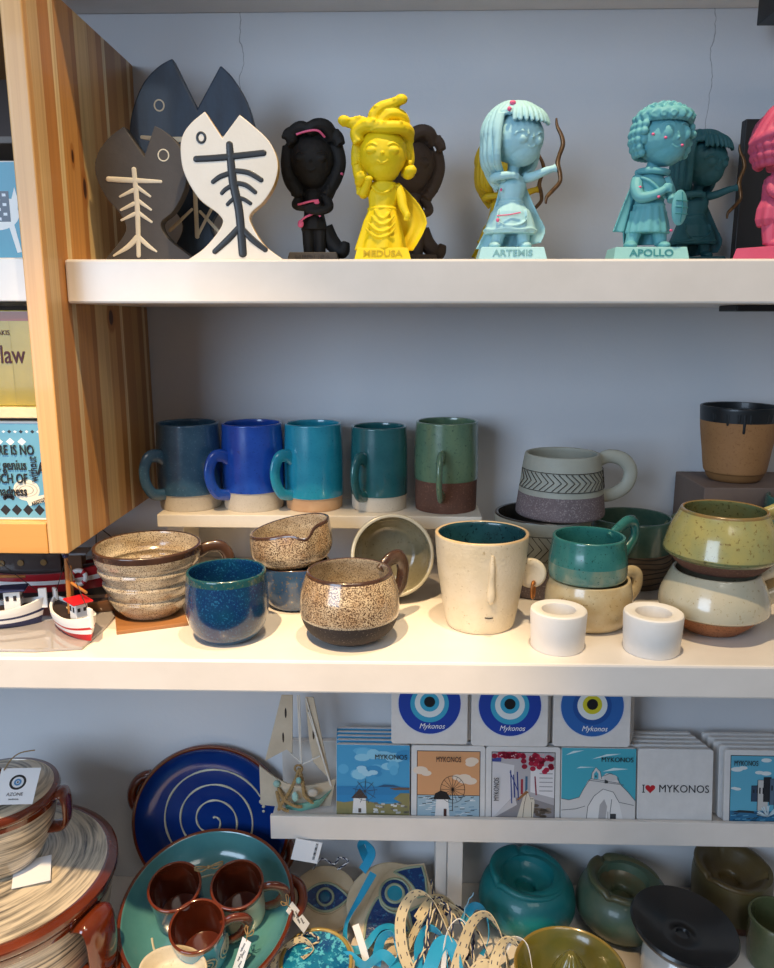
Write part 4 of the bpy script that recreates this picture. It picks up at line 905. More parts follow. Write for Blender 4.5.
for k in range(14):
    x = .055 + k * .074
    A.poly('26221f', [(x - .034, .085), (x, .025), (x + .034, .085), (x, .145)], True)
    A.poly('e8ecec', [(x - .028, .81), (x, .77), (x + .028, .81), (x, .85)], True) if k < 12 else None
    A.poly('26221f', [(x - .014, .915), (x, .895), (x + .014, .915), (x, .935)], True); A.poly('e8ecec', [(x + .025, .915), (x + .037, .900), (x + .049, .915), (x + .037, .93)], True)
A.disc('ece3cf', .87, .30, .085, .115); A.ring('a9a08c', .87, .30, .045, .006); A.ring('a9a08c', .87, .30, .07, .004)
A.poly('ece3cf', [(.86, .21), (.98, .25), (.995, .18), (.88, .13)]); 
for a in (-50, -25, 0, 25, 50): A.disc('26221f',   .75 + .035 * sin(R(a)), .185 + .05 * cos(R(a)), .012, .03, n=8, keep=True)
A.done('printed_border', t)
DK = paint('black_print_letters', '1c1d1f')
for s_, z, sz, sx_, xr in (('THERE IS NO', .0665, .0130, .66, .0600), ('great genius', .0525, .0140, .64, .0515), ('A TOUCH OF', .0395, .0130, .66, .0515), ('madness', .0275, .0130, .68, .0500)):
    text('lettering', s_, sz, DK, t, (xr, -.0012, z), sx=sx_, bold=.00022, align='RIGHT')
text('lettering', 'without', .0115, DK, t, (.0575, -.0012, .0490), rot=(R(90), R(-90), 0), sx=.66, bold=.00015)
text('lettering', 'A', .016, DK, t, (.0655, -.0012, .049), sx=.8, bold=.0003)
text('lettering', 'ARISTOTLE', .0052, DK, t, (.0620, -.0016, .0185), rot=(R(90), R(-20), 0), sx=.7, bold=.0001)

# ---------- toy boats on a clear acrylic sheet
ACR, n_, l_, b_ = base_mat('clear_acrylic', .04, 0, .8)
b_.inputs['Base Color'].default_value = lin('b9b6b8'); b_.inputs['Transmission Weight'].default_value = .35; b_.inputs['IOR'].default_value = 1.45; b_.inputs['Coat Weight'].default_value = .6
bm = bmesh.new(); slab_poly(bm, [(-.60, .665), (-.340, .665), (-.300, .672), (-.297, .72), (-.300, .80), (-.60, .84)], 0, -.0025)
for v_ in bm.verts: v_.co = Vector((v_.co.x, v_.co.z, -v_.co.y))
tag(finish('acrylic_sheet', bm, ACR, smooth=False, loc=(0, 0, M_MID + .0004), bevel=.0004), 'glossy clear acrylic sheet under the toy boats', 'sheet')
def hull(bm, L, W_, H_, bands, sheer=.35, seg=28, keel=.55):
    """pointed at both ends, long axis X, bottom at z=0; bands (fraction, mat) from keel up"""
    levels = [0, .12, .28, .30, .47, .58, .74, .80, 1.0]
    rows = []
    for lv in levels:
        ring_ = []
        for s in (1, -1):
            for i in range(seg + 1) if s == 1 else range(seg - 1, 0, -1):
                u = -1 + 2 * i / seg
                top = H_ * (1 + sheer * abs(u) ** 2.4); wd = W_ / 2 * (1 - abs(u) ** 2.6) * (keel + (1 - keel) * min(1, lv * 1.25) ** .6) + .0004
                ring_.append(bm.verts.new((u * L / 2 * (.86 + .14 * lv), s * wd, top * lv)))
        rows.append(ring_)
    n = len(rows[0])
    for j in range(len(rows) - 1):
        f_ = (levels[j] + levels[j + 1]) / 2
        mi = [m for a, m in bands if f_ <= a][0]
        for k in range(n): bm.faces.new((rows[j][k], rows[j][(k + 1) % n], rows[j + 1][(k + 1) % n], rows[j + 1][k])).material_index = mi
    bm.faces.new(rows[0]).material_index = bands[0][1]
    # deck a little below the rim
    inner = [bm.verts.new((v.co.x * .93, v.co.y * .84, v.co.z - .0001)) for v in rows[-1]]; deck = [bm.verts.new((v.co.x * .92, v.co.y * .82, v.co.z - H_ * .22)) for v in rows[-1]]
    for k in range(n):
        k2 = (k + 1) % n
        bm.faces.new((rows[-1][k], rows[-1][k2], inner[k2], inner[k])).material_index = bands[-1][1]
        bm.faces.new((inner[k], inner[k2], deck[k2], deck[k])).material_index = bands[-1][1]
    cz = sum(v.co.z for v in deck) / n; c = bm.verts.new((0, 0, cz - .0005))
    for k in range(n): bm.faces.new((deck[k], deck[(k + 1) % n], c)).material_index = len(set(m for _, m in bands))
BW = paint('boat_white', 'ecebe8', .4, .2); BR = paint('boat_red', 'c01623', .4, .2); BN = paint('boat_navy', '1c2752', .4, .2); BDK = paint('boat_dark_deck', '2c2220', .6); BWD = ceramic('varnished_mast_wood', 'b0743a', '97602c', rough=.4, coat=.3, stretch=(4, 4, .5))
THR = paint('dark_rigging_thread', '2a2522', .8)
def boat(label, loc, rz, trim, roof, L=.066):
    t = thing('toy_boat', label, 'toy boat', loc, (0, 0, rz), 'small wooden toy boats'); t.scale = (L / .066,) * 3; L = .066
    bm = bmesh.new(); hull(bm, L, .024, .0145, [(.14, 1), (.29, 1), (.45, 0), (.54, 1), (.9, 0), (1, 0)]); finish('hull', bm, [BW, trim, BDK], t, ang=50)
    boxobj('cabin', (.006, .017, -.0045, .0045, .011, .026), BW, t, bevel=.0005)
    c = boxobj('cabin_roof', (.002, .021, -.0075, .0075, .026, .0275), roof, t, bevel=.0006, )
    bm = bmesh.new()
    for y in (-.0022, .0022): box(bm, .0168, .0173, y - .0010, y + .0010, .0195, .0222)
    for x in (.0085, .0135): box(bm, x - .001, x + .001, -.0049, -.0044, .0190, .0225)
    finish('cabin_window', bm, BDK, t, smooth=False)
    tubeobj('mast', [(-.004, 0, .008, .0019), (-.004, 0, .035, .0018), (-.004, 0, .056, .0014)], None, BWD, t)
    bm = bmesh.new(); ell(bm, (-.004, 0, .057), (.0024, .0024, .002), sub=2); finish('mast_cap', bm, BN if trim is BR else BDK, t)
    tubeobj('boom', [(-.004, .002, .036, .0012), (.020, .003, .034, .0011)], None, BWD, t, sm=False)
    for e in (-1, 1):
        boxobj('stem_post', (e * L * .47 - .0028, e * L * .47 + .0028, -.0011, .0011, .011, .0255), BW, t, bevel=.0004)
        tubeobj('rigging', [(-.004, 0, .055), (e * L * .46, 0, .021)], .0003, THR, t, seg=5, sm=False)
    bm = bmesh.new(); ell(bm, (-.014, .001, .0125), (.006, .004, .0015), sub=2); finish('net_pile', bm, ceramic('net_string', 'b8a887', '8f8062', rough=.9, coat=0), t)
    return t
boat('small white toy boat with red stripes and red roof at the sheet corner', (-.3240, .712, M_MID + .0030), R(-44), BR, BR, L=.086)
boat('small white toy boat with navy stripes and dark roof at the left edge', (-.404, .722, M_MID + .0030), R(14), BN, BN, L=.092)
# larger red ship behind
t = thing('toy_ship', 'larger red and black toy fishing ship with lifebuoy behind the small boats', 'toy boat', (-.404, .812, M_MID + .0030), (0, 0, R(6)))
bm = bmesh.new(); hull(bm, .210, .046, .030, [(.14, 1), (.29, 1), (.45, 0), (.54, 0), (.68, 2), (1, 0)], sheer=.55); finish('hull', bm, [paint('ship_red', 'a01822', .35, .3), BDK, BW, BDK], t, ang=50)
DKW = ceramic('dark_stained_cabin_wood', '2d1a14', '3b231a', rough=.45, coat=.3)
boxobj('cabin', (-.075, .030, -.014, .014, .026, .052), DKW, t, bevel=.001)
boxobj('cabin_roof', (-.082, .037, -.018, .018, .052, .0545), BDK, t, bevel=.0008)
boxobj('wheelhouse', (.034, .050, -.008, .008, .028, .047), paint('wheelhouse_wood', '6b4526', .5), t, bevel=.0008)
boxobj('wheelhouse_roof', (.028, .056, -.012, .012, .047, .0495), paint('wheelhouse_grey_roof', '9aa0a5', .4), t, bevel=.0008)
bm = bmesh.new(); ell(bm, (.036, -.006, .0525), (.0032, .0032, .0030), sub=2); finish('red_lamp', bm, BR, t)
for x in (-.056, -.032, -.012, .012):
    bm = bmesh.new(); lathe(bm, [(0, 0), (.0034, 0), (.0034, .0012), (0, .0012)], 20, M=Matrix.Translation((x, -.0140, .041)) @ Matrix.Rotation(R(90), 4, 'X')); finish('porthole', bm, paint('brass_porthole', '8a6a3a', .35) if 'brass_porthole' not in MATS else MATS['brass_porthole'], t)
bm = bmesh.new(); MR = Matrix.Translation((.050, -.0235, .026)) @ Euler((R(78), 0, R(4))).to_matrix().to_4x4()
tube(bm, [MR @ Vector((.0075 * cos(a), .0075 * sin(a), 0)) for a in [2 * pi * k / 32 for k in range(32)]], .0026, 10, closed=True)
for i, f in enumerate(bm.faces):
    c = MR.inverted() @ f.calc_center_median(); a = math.degrees(math.atan2(c.y, c.x)) % 90; f.material_index = 1 if 30 < a < 58 else 0
finish('lifebuoy', bm, [BW, BR], t, ang=80)
for x0, z0, x1, z1 in ((.062, .03, .066, .078), (.066, .078, .098, .048), (.066, .078, .030, .055), (.066, .055, .098, .050), (-.03, .054, -.03, .075)):
    tubeobj('rigging', [(x0, 0, z0), (x1, 0, z1)], .0006, THR, t, seg=6, sm=False)
for y in (-.0245, -.005): 
    tubeobj('rail', spline([(.055, y, .040), (.08, y * .7, .043), (.10, 0, .048)], 5), .0006, THR, t, seg=6, sm=False)
t = thing('toy_boat', 'brown plain wooden toy hull behind the red striped boat', 'toy boat', (-.325, .765, M_MID + .0030), (0, 0, R(10)))
bm = bmesh.new(); hull(bm, .074, .022, .013, [(.29, 0), (.54, 0), (1, 0)]); finish('hull', bm, [ceramic('brown_hull_wood', '7a4f2b', '5e3b20', rough=.5), BDK], t, ang=50)
tubeobj('mast', [(-.02, 0, .008), (-.02, 0, .05)], .0013, BWD, t, sm=False)

# ================================================================== LOWER SHELF
TC_B, n_, l_, b_ = base_mat('unused', .3)
TERB = glz('glossy_terracotta_brown', '6c2c12', '5e240f', rough=.14, coat=.9, mscale=20)
TERI = glz('dark_terracotta_inside', '5a2412', '4a1c0e', rough=.16, coat=.8, mscale=20)
SWIRL = swirl_glaze('brushed_charcoal_on_cream', 'e0d2ba', '2c2c30')
SWIRL2 = swirl_glaze('brushed_grey_lid_glaze', 'd6c8b0', '45423f', (10, 10, 210))
def lug(parent, ang, r, z, w_, out_, rad, mat, drop=.0, name='lug_handle'):
    """thick strap handle bulging outwards at the side of a pot"""
    pts = []
    for k in range(9):
        u = -1 + k / 4; a = ang + u * w_ / r; rr = r + out_ * (1 - abs(u) ** 2.4)
        pts.append((rr * cos(a), rr * sin(a), z - drop * (1 - u * u)))
    return tubeobj(name, pts, rad, mat, parent, 14, (1.0, 1.0), n=5, up=(0, 0, 1))
def strap(parent, ang, r, ztop, zbot, out_, wid, mat):
    """broad vertical loop handle: flat clay ribbon standing out from the wall"""
    c, s = cos(ang), sin(ang)
    P = [(r - .004, ztop, wid), (r + out_ * .75, ztop + .004, wid), (r + out_, (ztop + zbot) / 2 + .004, wid * .95), (r + out_ * .7, zbot + .004, wid * .9), (r - .010, zbot, wid * .8)]
    return tubeobj('strap_handle', [(a * c, a * s, z, q) for a, z, q in P], None, mat, parent, 16, (1.0, .32), up=(c, s, 0), n=7)
# large casserole
KX, KY = -.484, .795
t = thing('casserole', 'large casserole with brushed charcoal stripes and brown rim, lower left', 'casserole', (KX, KY, M_LOW))
bm = bmesh.new(); P = spline([(.088, 0), (.096, .004), (.118, .040), (.128, .080), (.133, .116)], 6)
lathe(bm, [(0, .001)] + [(r, z, 0) for r, z in P] + [(.136, .118, 1), (.137, .126, 1), (.130, .127, 1), (.125, .120, 1), (.110, .05, 1), (.08, .008, 1), (0, .008, 1)], 96)
finish('pot_body', bm, [SWIRL, TERB], t, ang=50)
bm = bmesh.new(); lathe(bm, [(0, .119), (.128, .119, 0), (.1365, .1265, 0), (.1405, .131, 0), (.1400, .137, 0), (.134, .1405, 0), (.128, .1405, 0), (.127, .1395, 1), (.090, .146, 1), (.045, .151, 1), (0, .153, 1)], 96)
lid = finish('lid', bm, [TERB, SWIRL2], t, ang=50)
text('lettering', 'mykonos', .008, INK, lid, (-.0 + .024, -.085, .1470), rot=(0, 0, 0), sx=1.1)
for a in (-18, 162):
    strap(t, R(a), .132, .112, .040, .021, .024, TERB)
# small lidded pot on the casserole
t = thing('casserole', 'small lidded pot with brown rim standing on the large casserole lid', 'casserole', (-.473, .800, M_LOW + .1535))
bm = bmesh.new(); P = spline([(.036, 0), (.042, .003), (.056, .028), (.063, .052), (.066, .072)], 6)
lathe(bm, [(0, .001)] + [(r, z, 0) for r, z in P] + [(.0675, .073, 1), (.068, .079, 1), (.062, .079, 1), (.055, .03, 1), (0, .008, 1)], 80); finish('pot_body', bm, [SWIRL, TERB], t, ang=50)
bm = bmesh.new(); lathe(bm, [(0, .0755), (.062, .0755, 0), (.0690, .0800, 0), (.0705, .0845, 0), (.0690, .0885, 0), (.0635, .0895, 0), (.0630, .0885, 1), (.040, .093, 1), (.016, .095, 1), (0, .0955, 1)], 80); lid = finish('lid', bm, [TERB, SWIRL2], t, ang=50)
bm = bmesh.new(); lathe(bm, [(0, .094), (.007, .094), (.006, .099), (.010, .104), (.0125, .109), (.009, .114), (0, .115)], 32); finish('lid_knob', bm, TERB, lid, ang=70)
for a in (6, 186): strap(t, R(a), .0655, .078, .038, .014, .014, TERB)
# paper tags
CARD = paint('white_tag_card', 'e9ebef', .6); TWINE = ceramic('jute_twine', 'a98d60', '8d7148', mscale=300, rough=.9, coat=0, bump=.3)
t = thing('price_tag', 'square white tag with a blue eye mark on the small pot lid', 'tag', (-.4330, .776, M_LOW + .2635), (R(-58), R(4), R(10)))
boxobj('card', (-.021, .021, 0, .0006, -.021, .021), CARD, t)
A = Art(.042, .042, x0=-.021, z0=-.021); A.disc('1d2024', .5, .60, .21); A.disc('d9dde2', .5, .60, .15); A.disc('4d86b8', .5, .60, .095); A.disc('d9dde2', .5, .6, .045); A.disc('1d2024', .5, .60, .025); A.done('printed_eye', t)
text('lettering', 'AZONE', .0056, paint('grey_tag_letters', '6c7076'), t, (0, -.0004, -.010), sx=.9)
text('lettering', 'handmade', .0026, MATS['grey_tag_letters'], t, (0, -.0004, -.0155), sx=1)
tubeobj('twine', [(-.018, -.001, .018, .0007), (-.012, -.004, .030, .0007), (-.004, -.003, .038, .0007), (.010, -.001, .042, .0007)], None, TWINE, t)
t = thing('price_tag', 'white tag lying under the small pot on the casserole lid', 'tag', (-.427, .778, M_LOW + .1535), (R(-86), 0, R(22)))
boxobj('card', (-.020, .020, 0, .0006, -.021, .021), CARD, t)

# spiral platter leaning on the wall
BLUE = glz('royal_blue_platter_glaze', '0d2f78', '12387f', mscale=14, rough=.16, coat=.9); TURQ = glz('turquoise_dish_glaze', '4f8b90', '5a9698', mscale=18, rough=.16, coat=.8)
SLIP = paint('cream_slip_line', 'cfc8ae', .4, .3)
def platter(t, r, depth, inner, ears):
    bm = bmesh.new()
    lathe(bm, [(0, -depth), (r * .72, -depth, 0), (r * .90, -depth * .55, 0), (r * .99, -.003, 0), (r, .001, 0), (r * .985, .0035, 0), (r * .95, .003, 0), (r * .935, .0005, 1), (r * .86, -depth * .35, 1), (r * .70, -depth * .62, 1), (r * .4, -depth * .72, 1), (0, -depth * .74, 1)], 96)
    b = finish('dish_body', bm, [TERB, inner], t, ang=50)
    for a in ears: lug(t, R(a), r * .975, -.010, .026, .012, .0065, TERB, name='ear_handle')
    return b
t = thing('spiral_platter', 'royal blue round platter with cream spiral leaning against the wall', 'platter', (-.262, .936, M_LOW + .1060), (R(79), 0, R(0)))
platter(t, .1080, .014, BLUE, (158, -28))
bm = bmesh.new(); pts = []
for k in range(150):
    u = k / 149; a = R(58) - u * R(1130); rr = .004 + .070 * u ** .92
    hh = -.0098 + max(0, rr - .043) / .0325 * .0015
    pts.append((rr * cos(a + R(20)), rr * sin(a + R(20)), hh, .0013 + .0003 * sin(k)))
tube(bm, pts, None, 8); e_ = pts[-1]
for q, (dx, dz) in enumerate(((.001, -.007), (.0045, -.0135), (.0045, -.020))): ell(bm, (e_[0] + dx, e_[1] + dz, e_[2]), (.0028 - q * .0004, .0028 - q * .0004, .0008), sub=2)
finish('slip_spiral', bm, SLIP, t, ang=80)
# turquoise dish propped in front
DX, DY, DZ, TL = -.241, .826, M_LOW + .0690, R(20)
t = thing('serving_dish', 'turquoise round dish with brown rim holding three small cups', 'dish', (DX, DY, DZ), (TL, 0, 0))
platter(t, .1070, .042, TURQ, (222, 12))
bm = bmesh.new()
for a0, a1, rr in ((200, 330, .070), (-70, 20, .080), (60, 150, .06)):
    tube(bm, [(rr * cos(R(a)), rr * sin(R(a)), -.0300 + max(0, rr - .043) * .125) for a in range(a0, a1, 5)], .0014, 8)
finish('slip_line', bm, SLIP, t, ang=80)
DM = Matrix.Translation((DX, DY, DZ)) @ Euler((TL, 0, 0)).to_matrix().to_4x4()
def small_cup(u, v_, label, g, ha, extra=None, lean=0):
    p = DM @ Vector((u, v_, -.0306))
    t = thing('espresso_cup', label, 'cup', p, (TL + lean, 0, 0), 'small brown lined cups in the turquoise dish')
    vessel('cup_body', [(.024, 0), (.028, .002), (.030, .012), (.0305, .04), (.0325, .064)], .0035, [(.061, 0), (1, 1)], [g, TERB, TERI], t, inner=2, lip=1)
    if ha is not None: handle(t, [(.029, .054, .0045), (.040, .060, .005), (.052, .056, .0052), (.056, .042, .005), (.048, .026, .005), (.036, .018, .0048), (.029, .016, .0045)], .005, TERB, R(ha), (1.5, .8))
    return t
small_cup(-.0368, .0065, 'small navy blue cup with brown inside, left of three in the dish', glz('navy_cup_glaze', '14305e', '1a3866'), None)
c2 = small_cup(.0385, .0105, 'small cream cup with brown handle, right of three in the dish', glz('cream_cup_glaze', 'cfc8b4', 'c4bca4'), 2)
c3 = small_cup(.0012, -.0400, 'small sky blue cup with white spirals at the front of the dish', glz('sky_blue_cup_glaze', '3f93b4', '4aa0bd'), 16)
bm = bmesh.new()
for zc, ac in ((.028, -1.1), (.024, -2.1), (.03, -.1)):
    tube(bm, [(.0312 * cos(ac + (.002 + .0125 * k / 40) * cos(k * .42) / .0312), .0312 * sin(ac + (.002 + .0125 * k / 40) * cos(k * .42) / .0312), zc + (.002 + .0125 * k / 40) * sin(k * .42)) for k in range(41)], .0009, 6)
finish('slip_spiral', bm, SLIP, c3, ang=80)
for par, lx in ((c3, .054), (c2, .056)):
    p = par.matrix_basis @ Vector((lx, .0 if par is c2 else .012, .045))
    tg = thing('price_tag', 'long narrow white tag hanging from the ' + ('cream cup handle' if par is c2 else 'sky blue cup handle'), 'tag', (p.x + .004, p.y - .010, p.z - .004), (R(-22), R(8 if par is c3 else -22), R(-30 if par is c3 else 60)))
    boxobj('card', (-.0065, .0065, -.0003, .0003, -.046, -.006), CARD, tg)
    for q in range(4): text('lettering', ('mykonos', 'pottery', 'made in', 'greece')[q], .0038, INK, tg, (-.002 + (q % 2) * .003, -.0005, -.016 - q * .006), rot=(R(90), R(-80), 0), sx=.8)
    bm = bmesh.new(); tube(bm, spline([(0, 0, -.008, .0006), (-.002, -.001, .002, .0006), (-.004, 0, .008, .0006)], 5), None, 6)
    for s in (-1, 1): tube(bm, spline([(0, -.001, -.002, .0006), (s * .006, -.002, .004, .0006), (s * .005, -.002, .009, .0006), (0, -.001, 0, .0006)], 5), None, 6)
    finish('twine', bm, TWINE, tg, ang=80)
tg = thing('twine_bow', 'tied jute twine bow between the navy and cream cups', 'twine', DM @ Vector((.0, .030, .036)), (R(20), 0, R(20)))
bm = bmesh.new()
for s in (-1, 1):
    for q in (0, .004): tube(bm, spline([(0, 0, 0), (s * .010, -.002, .004 + q), (s * .017, 0, .001 + q), (s * .009, -.002, -.003), (0, 0, 0)], 6), .0008, 6)
finish('bow_loops', bm, TWINE, tg, ang=80)
bm = bmesh.new(); ell(bm, (0, 0, 0), (.0026, .0024, .0026), sub=2); finish('knot', bm, TWINE, tg)
# cream scalloped dish at the bottom edge
t = thing('spoon_rest', 'cream oval dish cut by the bottom edge before the turquoise dish', 'dish', (-.258, .742, M_LOW + .055), (R(14), 0, R(-6)))
vessel('dish_body', [(.020, -.012), (.026, -.010), (.034, .0), (.039, .008)], .003, [(1, 0)], [G['cream']], t, inner=0, warp=lambda v: Vector((v.x * 1.0, v.y * .7, v.z)), foot=False)
bm = bmesh.new(); lathe(bm, [(0, -.0548), (.019, -.0548), (.017, -.048), (.014, -.03), (.018, -.0105), (0, -.0105)], 40); finish('dish_foot', bm, G['cream'], t, ang=40)

# ---------- coaster tray
t = thing('coaster_tray', 'white raised tray holding rows of printed coasters', 'tray', (.2, .92, M_LOW))
under(boxobj('front_lip', (-.170, .66, .878, .884, .8045, .8373), WHITE, bevel=.0008), t)
under(boxobj('tray_floor', (-.169, .66, .884, .962, .8200, .8310), WHITE, bevel=.0006), t)
under(boxobj('back_panel', (-.166, .66, .955, .963, .8260, .8975), WHITE, bevel=.0008), t)
for xa in (.0555, .60): under(boxobj('post', (xa, xa + .019, .886, .905, M_LOW, .8200), WHITE, bevel=.0008), t)
under(boxobj('support_panel', (.0405, .0550, .905, .960, M_LOW, .8200), WHITE, bevel=.0006), t)
CSIDE = ceramic('white_coaster_stone', 'dcdad8', 'd4d2d0', mscale=60, rough=.55, coat=0, bump=.05)
CS = .0935; CT = .0065
def rrect(w_, h_, r, n=5):
    out = []
    for cx, cz, a0 in ((w_ / 2 - r, h_ - r, 0), (-w_ / 2 + r, h_ - r, 90), (-w_ / 2 + r, r, 180), (w_ / 2 - r, r, 270)):
        out += [(cx + r * cos(R(a0 + 90 * k / n)), cz + r * sin(R(a0 + 90 * k / n))) for k in range(n + 1)]
    return out
def coaster(x, y, z, lean, label, art=None, group=None, rz=0, edge=None, w_=CS, h_=CS):
    t = thing('coaster', label, 'coaster', (x, y, z), (-lean, 0, rz), group)
    bm = bmesh.new(); slab_poly(bm, rrect(w_, h_, .004), 0, CT, 0); finish('coaster_slab', bm, CSIDE, t, smooth=False, bevel=.0008)
    if art: art(t)
    return t
def art_wind(t):
    A = Art(.0925, .0925, z0=.0005); A.rect('4a9ecb', 0, 0, 1, 1)
    rnd = random.Random(2)
    for k in range(16):
        c = rnd.choice(['5fb0d8', '3d90c2', '6bb8dc', '8fcbe4']); A.disc(c, rnd.random(), .5 + rnd.random() * .45, .06 + rnd.random() * .09, .03 + rnd.random() * .05, 10)
    [A.disc('a9d6ea', x_, z_, .07, .035, 9) for x_, z_ in ((.42, .60), (.50, .62), (.34, .68), (.36, .64))]
    A.rect('2f7fb4', 0, .30, 1, .42); A.poly('31587a', [(.55, .42), (.65, .455), (.78, .45), (.88, .42)]); A.poly('6e5648', [(.72, .405), (.86, .42), (1, .415), (1, .385), (.8, .38)])
    A.poly('2f86bd', [(0, .30), (1, .32), (1, .22), (0, .2)]); A.poly('8b8458', [(0, 0), (1, 0), (1, .34), (.88, .34), (.78, .26), (.90, .20), (.6, .18), (.35, .24), (.1, .2), (0, .22)])
    for k in range(26):
        x, z = .45 + rnd.random() * .5, .05 + rnd.random() * .14; A.rect(rnd.choice(['dcdcd8', 'bfc0bd', '6f6a5c']), x, z, x + .05, z + .025, keep=k > 0)
    A.poly('6f6a48', [(0, 0), (1, 0), (1, .04), (.5, .06), (0, .05)])
    A.poly('e1dfdc', [(.22, .05), (.41, .05), (.40, .27), (.235, .27)]); A.poly('4a3a34', [(.20, .26), (.43, .26), (.32, .40)]); A.rect('54463e', .30, .06, .34, .12)
    for k in range(9): a = R(k * 40 + 8); A.line('3f4a52', [(.39, .36), (.39 + .17 * cos(a), .36 + .17 * sin(a))], .007, keep=k > 0)
    A.ring('3f4a52', .39, .36, .13, .005); A.done('printed_picture', t)
    text('lettering', 'MYKONOS', .0088, INK, t, (.0225, -.0016, .078), sx=.95)
def frame_art(t, c, b='d9d7d4'):
    A = Art(.0925, .0925, z0=.0005); A.rect('2a2a2c', .07, 0, .935, .935); A.rect(c, .08, 0, .925, .925); return A
def art_orange(t):
    A = frame_art(t, 'dba070')
    for x, z, r in ((.12, .66, .1), (.2, .62, .07), (.72, .55, .12), (.80, .52, .09), (.62, .57, .07), (.88, .80, .09), (.80, .76, .07)): A.disc('e9d6c2', min(x, .82), z, min(r, .1), r * .55)
    A.rect('9fb9c6', .08, .0, .925, .32); rnd = random.Random(4)
    for k in range(60):
        x, z = .09 + rnd.random() * .74, .01 + rnd.random() * .29; A.line(rnd.choice(['22272c', '22272c', 'dfe3e4', '5b86a6', 'e8e8e6']), [(x, z), (x + .04 + rnd.random() * .05, z + rnd.random() * .014)], .009, keep=k > 0)
    A.rect('2a2a2c', .08, .315, .925, .322)
    A.poly('e6e3e0', [(.32, .02), (.52, .02), (.50, .27), (.34, .27)]); A.poly('1c1c1e', [(.30, .26), (.32, .34), (.40, .385), (.48, .36), (.54, .26)]); A.rect('4a2a24', .44, .02, .48, .13)
    for k in range(16): a = R(k * 22.5); A.line('2a2320', [(.56, .40), (.56 + .165 * cos(a), .40 + .19 * sin(a))], .005, keep=k > 0)
    A.line('2a2320', [(.56 + .165 * cos(R(a)), .40 + .19 * sin(R(a))) for a in range(0, 361, 15)], .006); A.line('2a2320', [(.56, .40), (.56, .1)], .01); A.done('printed_picture', t)
    text('lettering', 'MYKONOS', .0098, INK, t, (.0, -.0026, .0765), sx=.66)
def art_street(t):
    A = frame_art(t, 'b5b1b4')
    A.poly('8f8a8c', [(.08, 0), (.925, 0), (.925, .2), (.5, .33), (.35, .28)]); A.poly('d5d2d4', [(.08, 0), (.35, .30), (.38, .75), (.08, .80)]); A.poly('e2dfe0', [(.60, .38), (.925, .3), (.925, .75), (.60, .72)])
    A.poly('c9c4c4', [(.08, .0), (.42, .20), (.40, .30), (.36, .30)])
    for x, h0, h1 in ((.33, .22, .68), (.37, .30, .62), (.42, .26, .66)): A.line('2c3f86', [(x, h1), (x + .02, h0)], .016)
    A.line('2c3f86', [(.32, .66), (.43, .40)], .012); A.rect('a23340', .47, .35, .50, .56); A.rect('3f6a8a', .53, .36, .56, .6); A.line('8c2c3c', [(.68, .34), (.66, .60)], .018)
    for k in range(5): A.line('a09ca0', [(.72, .40 + k * .06), (.90, .40 + k * .06)], .012, keep=k > 0)
    rnd = random.Random(8)
    for k in range(16): A.disc(rnd.choice(['5f5248', '7c6c5e', '8f8072']), .55 + rnd.random() * .33, .03 + rnd.random() * .2, .045, .022, 8, keep=k > 0)
    A.poly('d8cdbb', [(.42, .02), (.50, .30), (.56, .42), (.60, .30), (.66, .26), (.64, .02)]); A.poly('9c6a40', [(.40, .26), (.54, .40), (.58, .38), (.46, .28)])
    A.line('4a3c34', [(.50, .02), (.52, .22), (.56, .40), (.62, .26), (.62, .03)], .007); A.disc('d8cdbb', .62, .28, .035, .035); A.disc('2a2a2c', .61, .29, .008, .008, 8); A.disc('2a2a2c', .635, .29, .008, .008, 8)
    for k in range(60):
        x = .09 + rnd.random() * .80; z = .87 + rnd.random() * .04 if x < .5 else .66 + rnd.random() * .24
        A.disc(rnd.choice(['a81f3c', 'c03050', '8f1832', 'b82644']), min(x, .88), z, .04, .035, 9, keep=k > 0)
    for k in range(14): A.disc('dda4b0', .12 + rnd.random() * .75, .86 + rnd.random() * .05, .010, .010, 6, keep=k > 0)
    A.poly('3d4a90', [(.08, .8), (.20, .80), (.20, .86), (.08, .84)]); A.done('printed_picture', t)
    text('lettering', 'MYKONOS', .0092, INK, t, (-.0335, -.0034, .040), rot=(R(90), R(-90), 0), sx=.66)
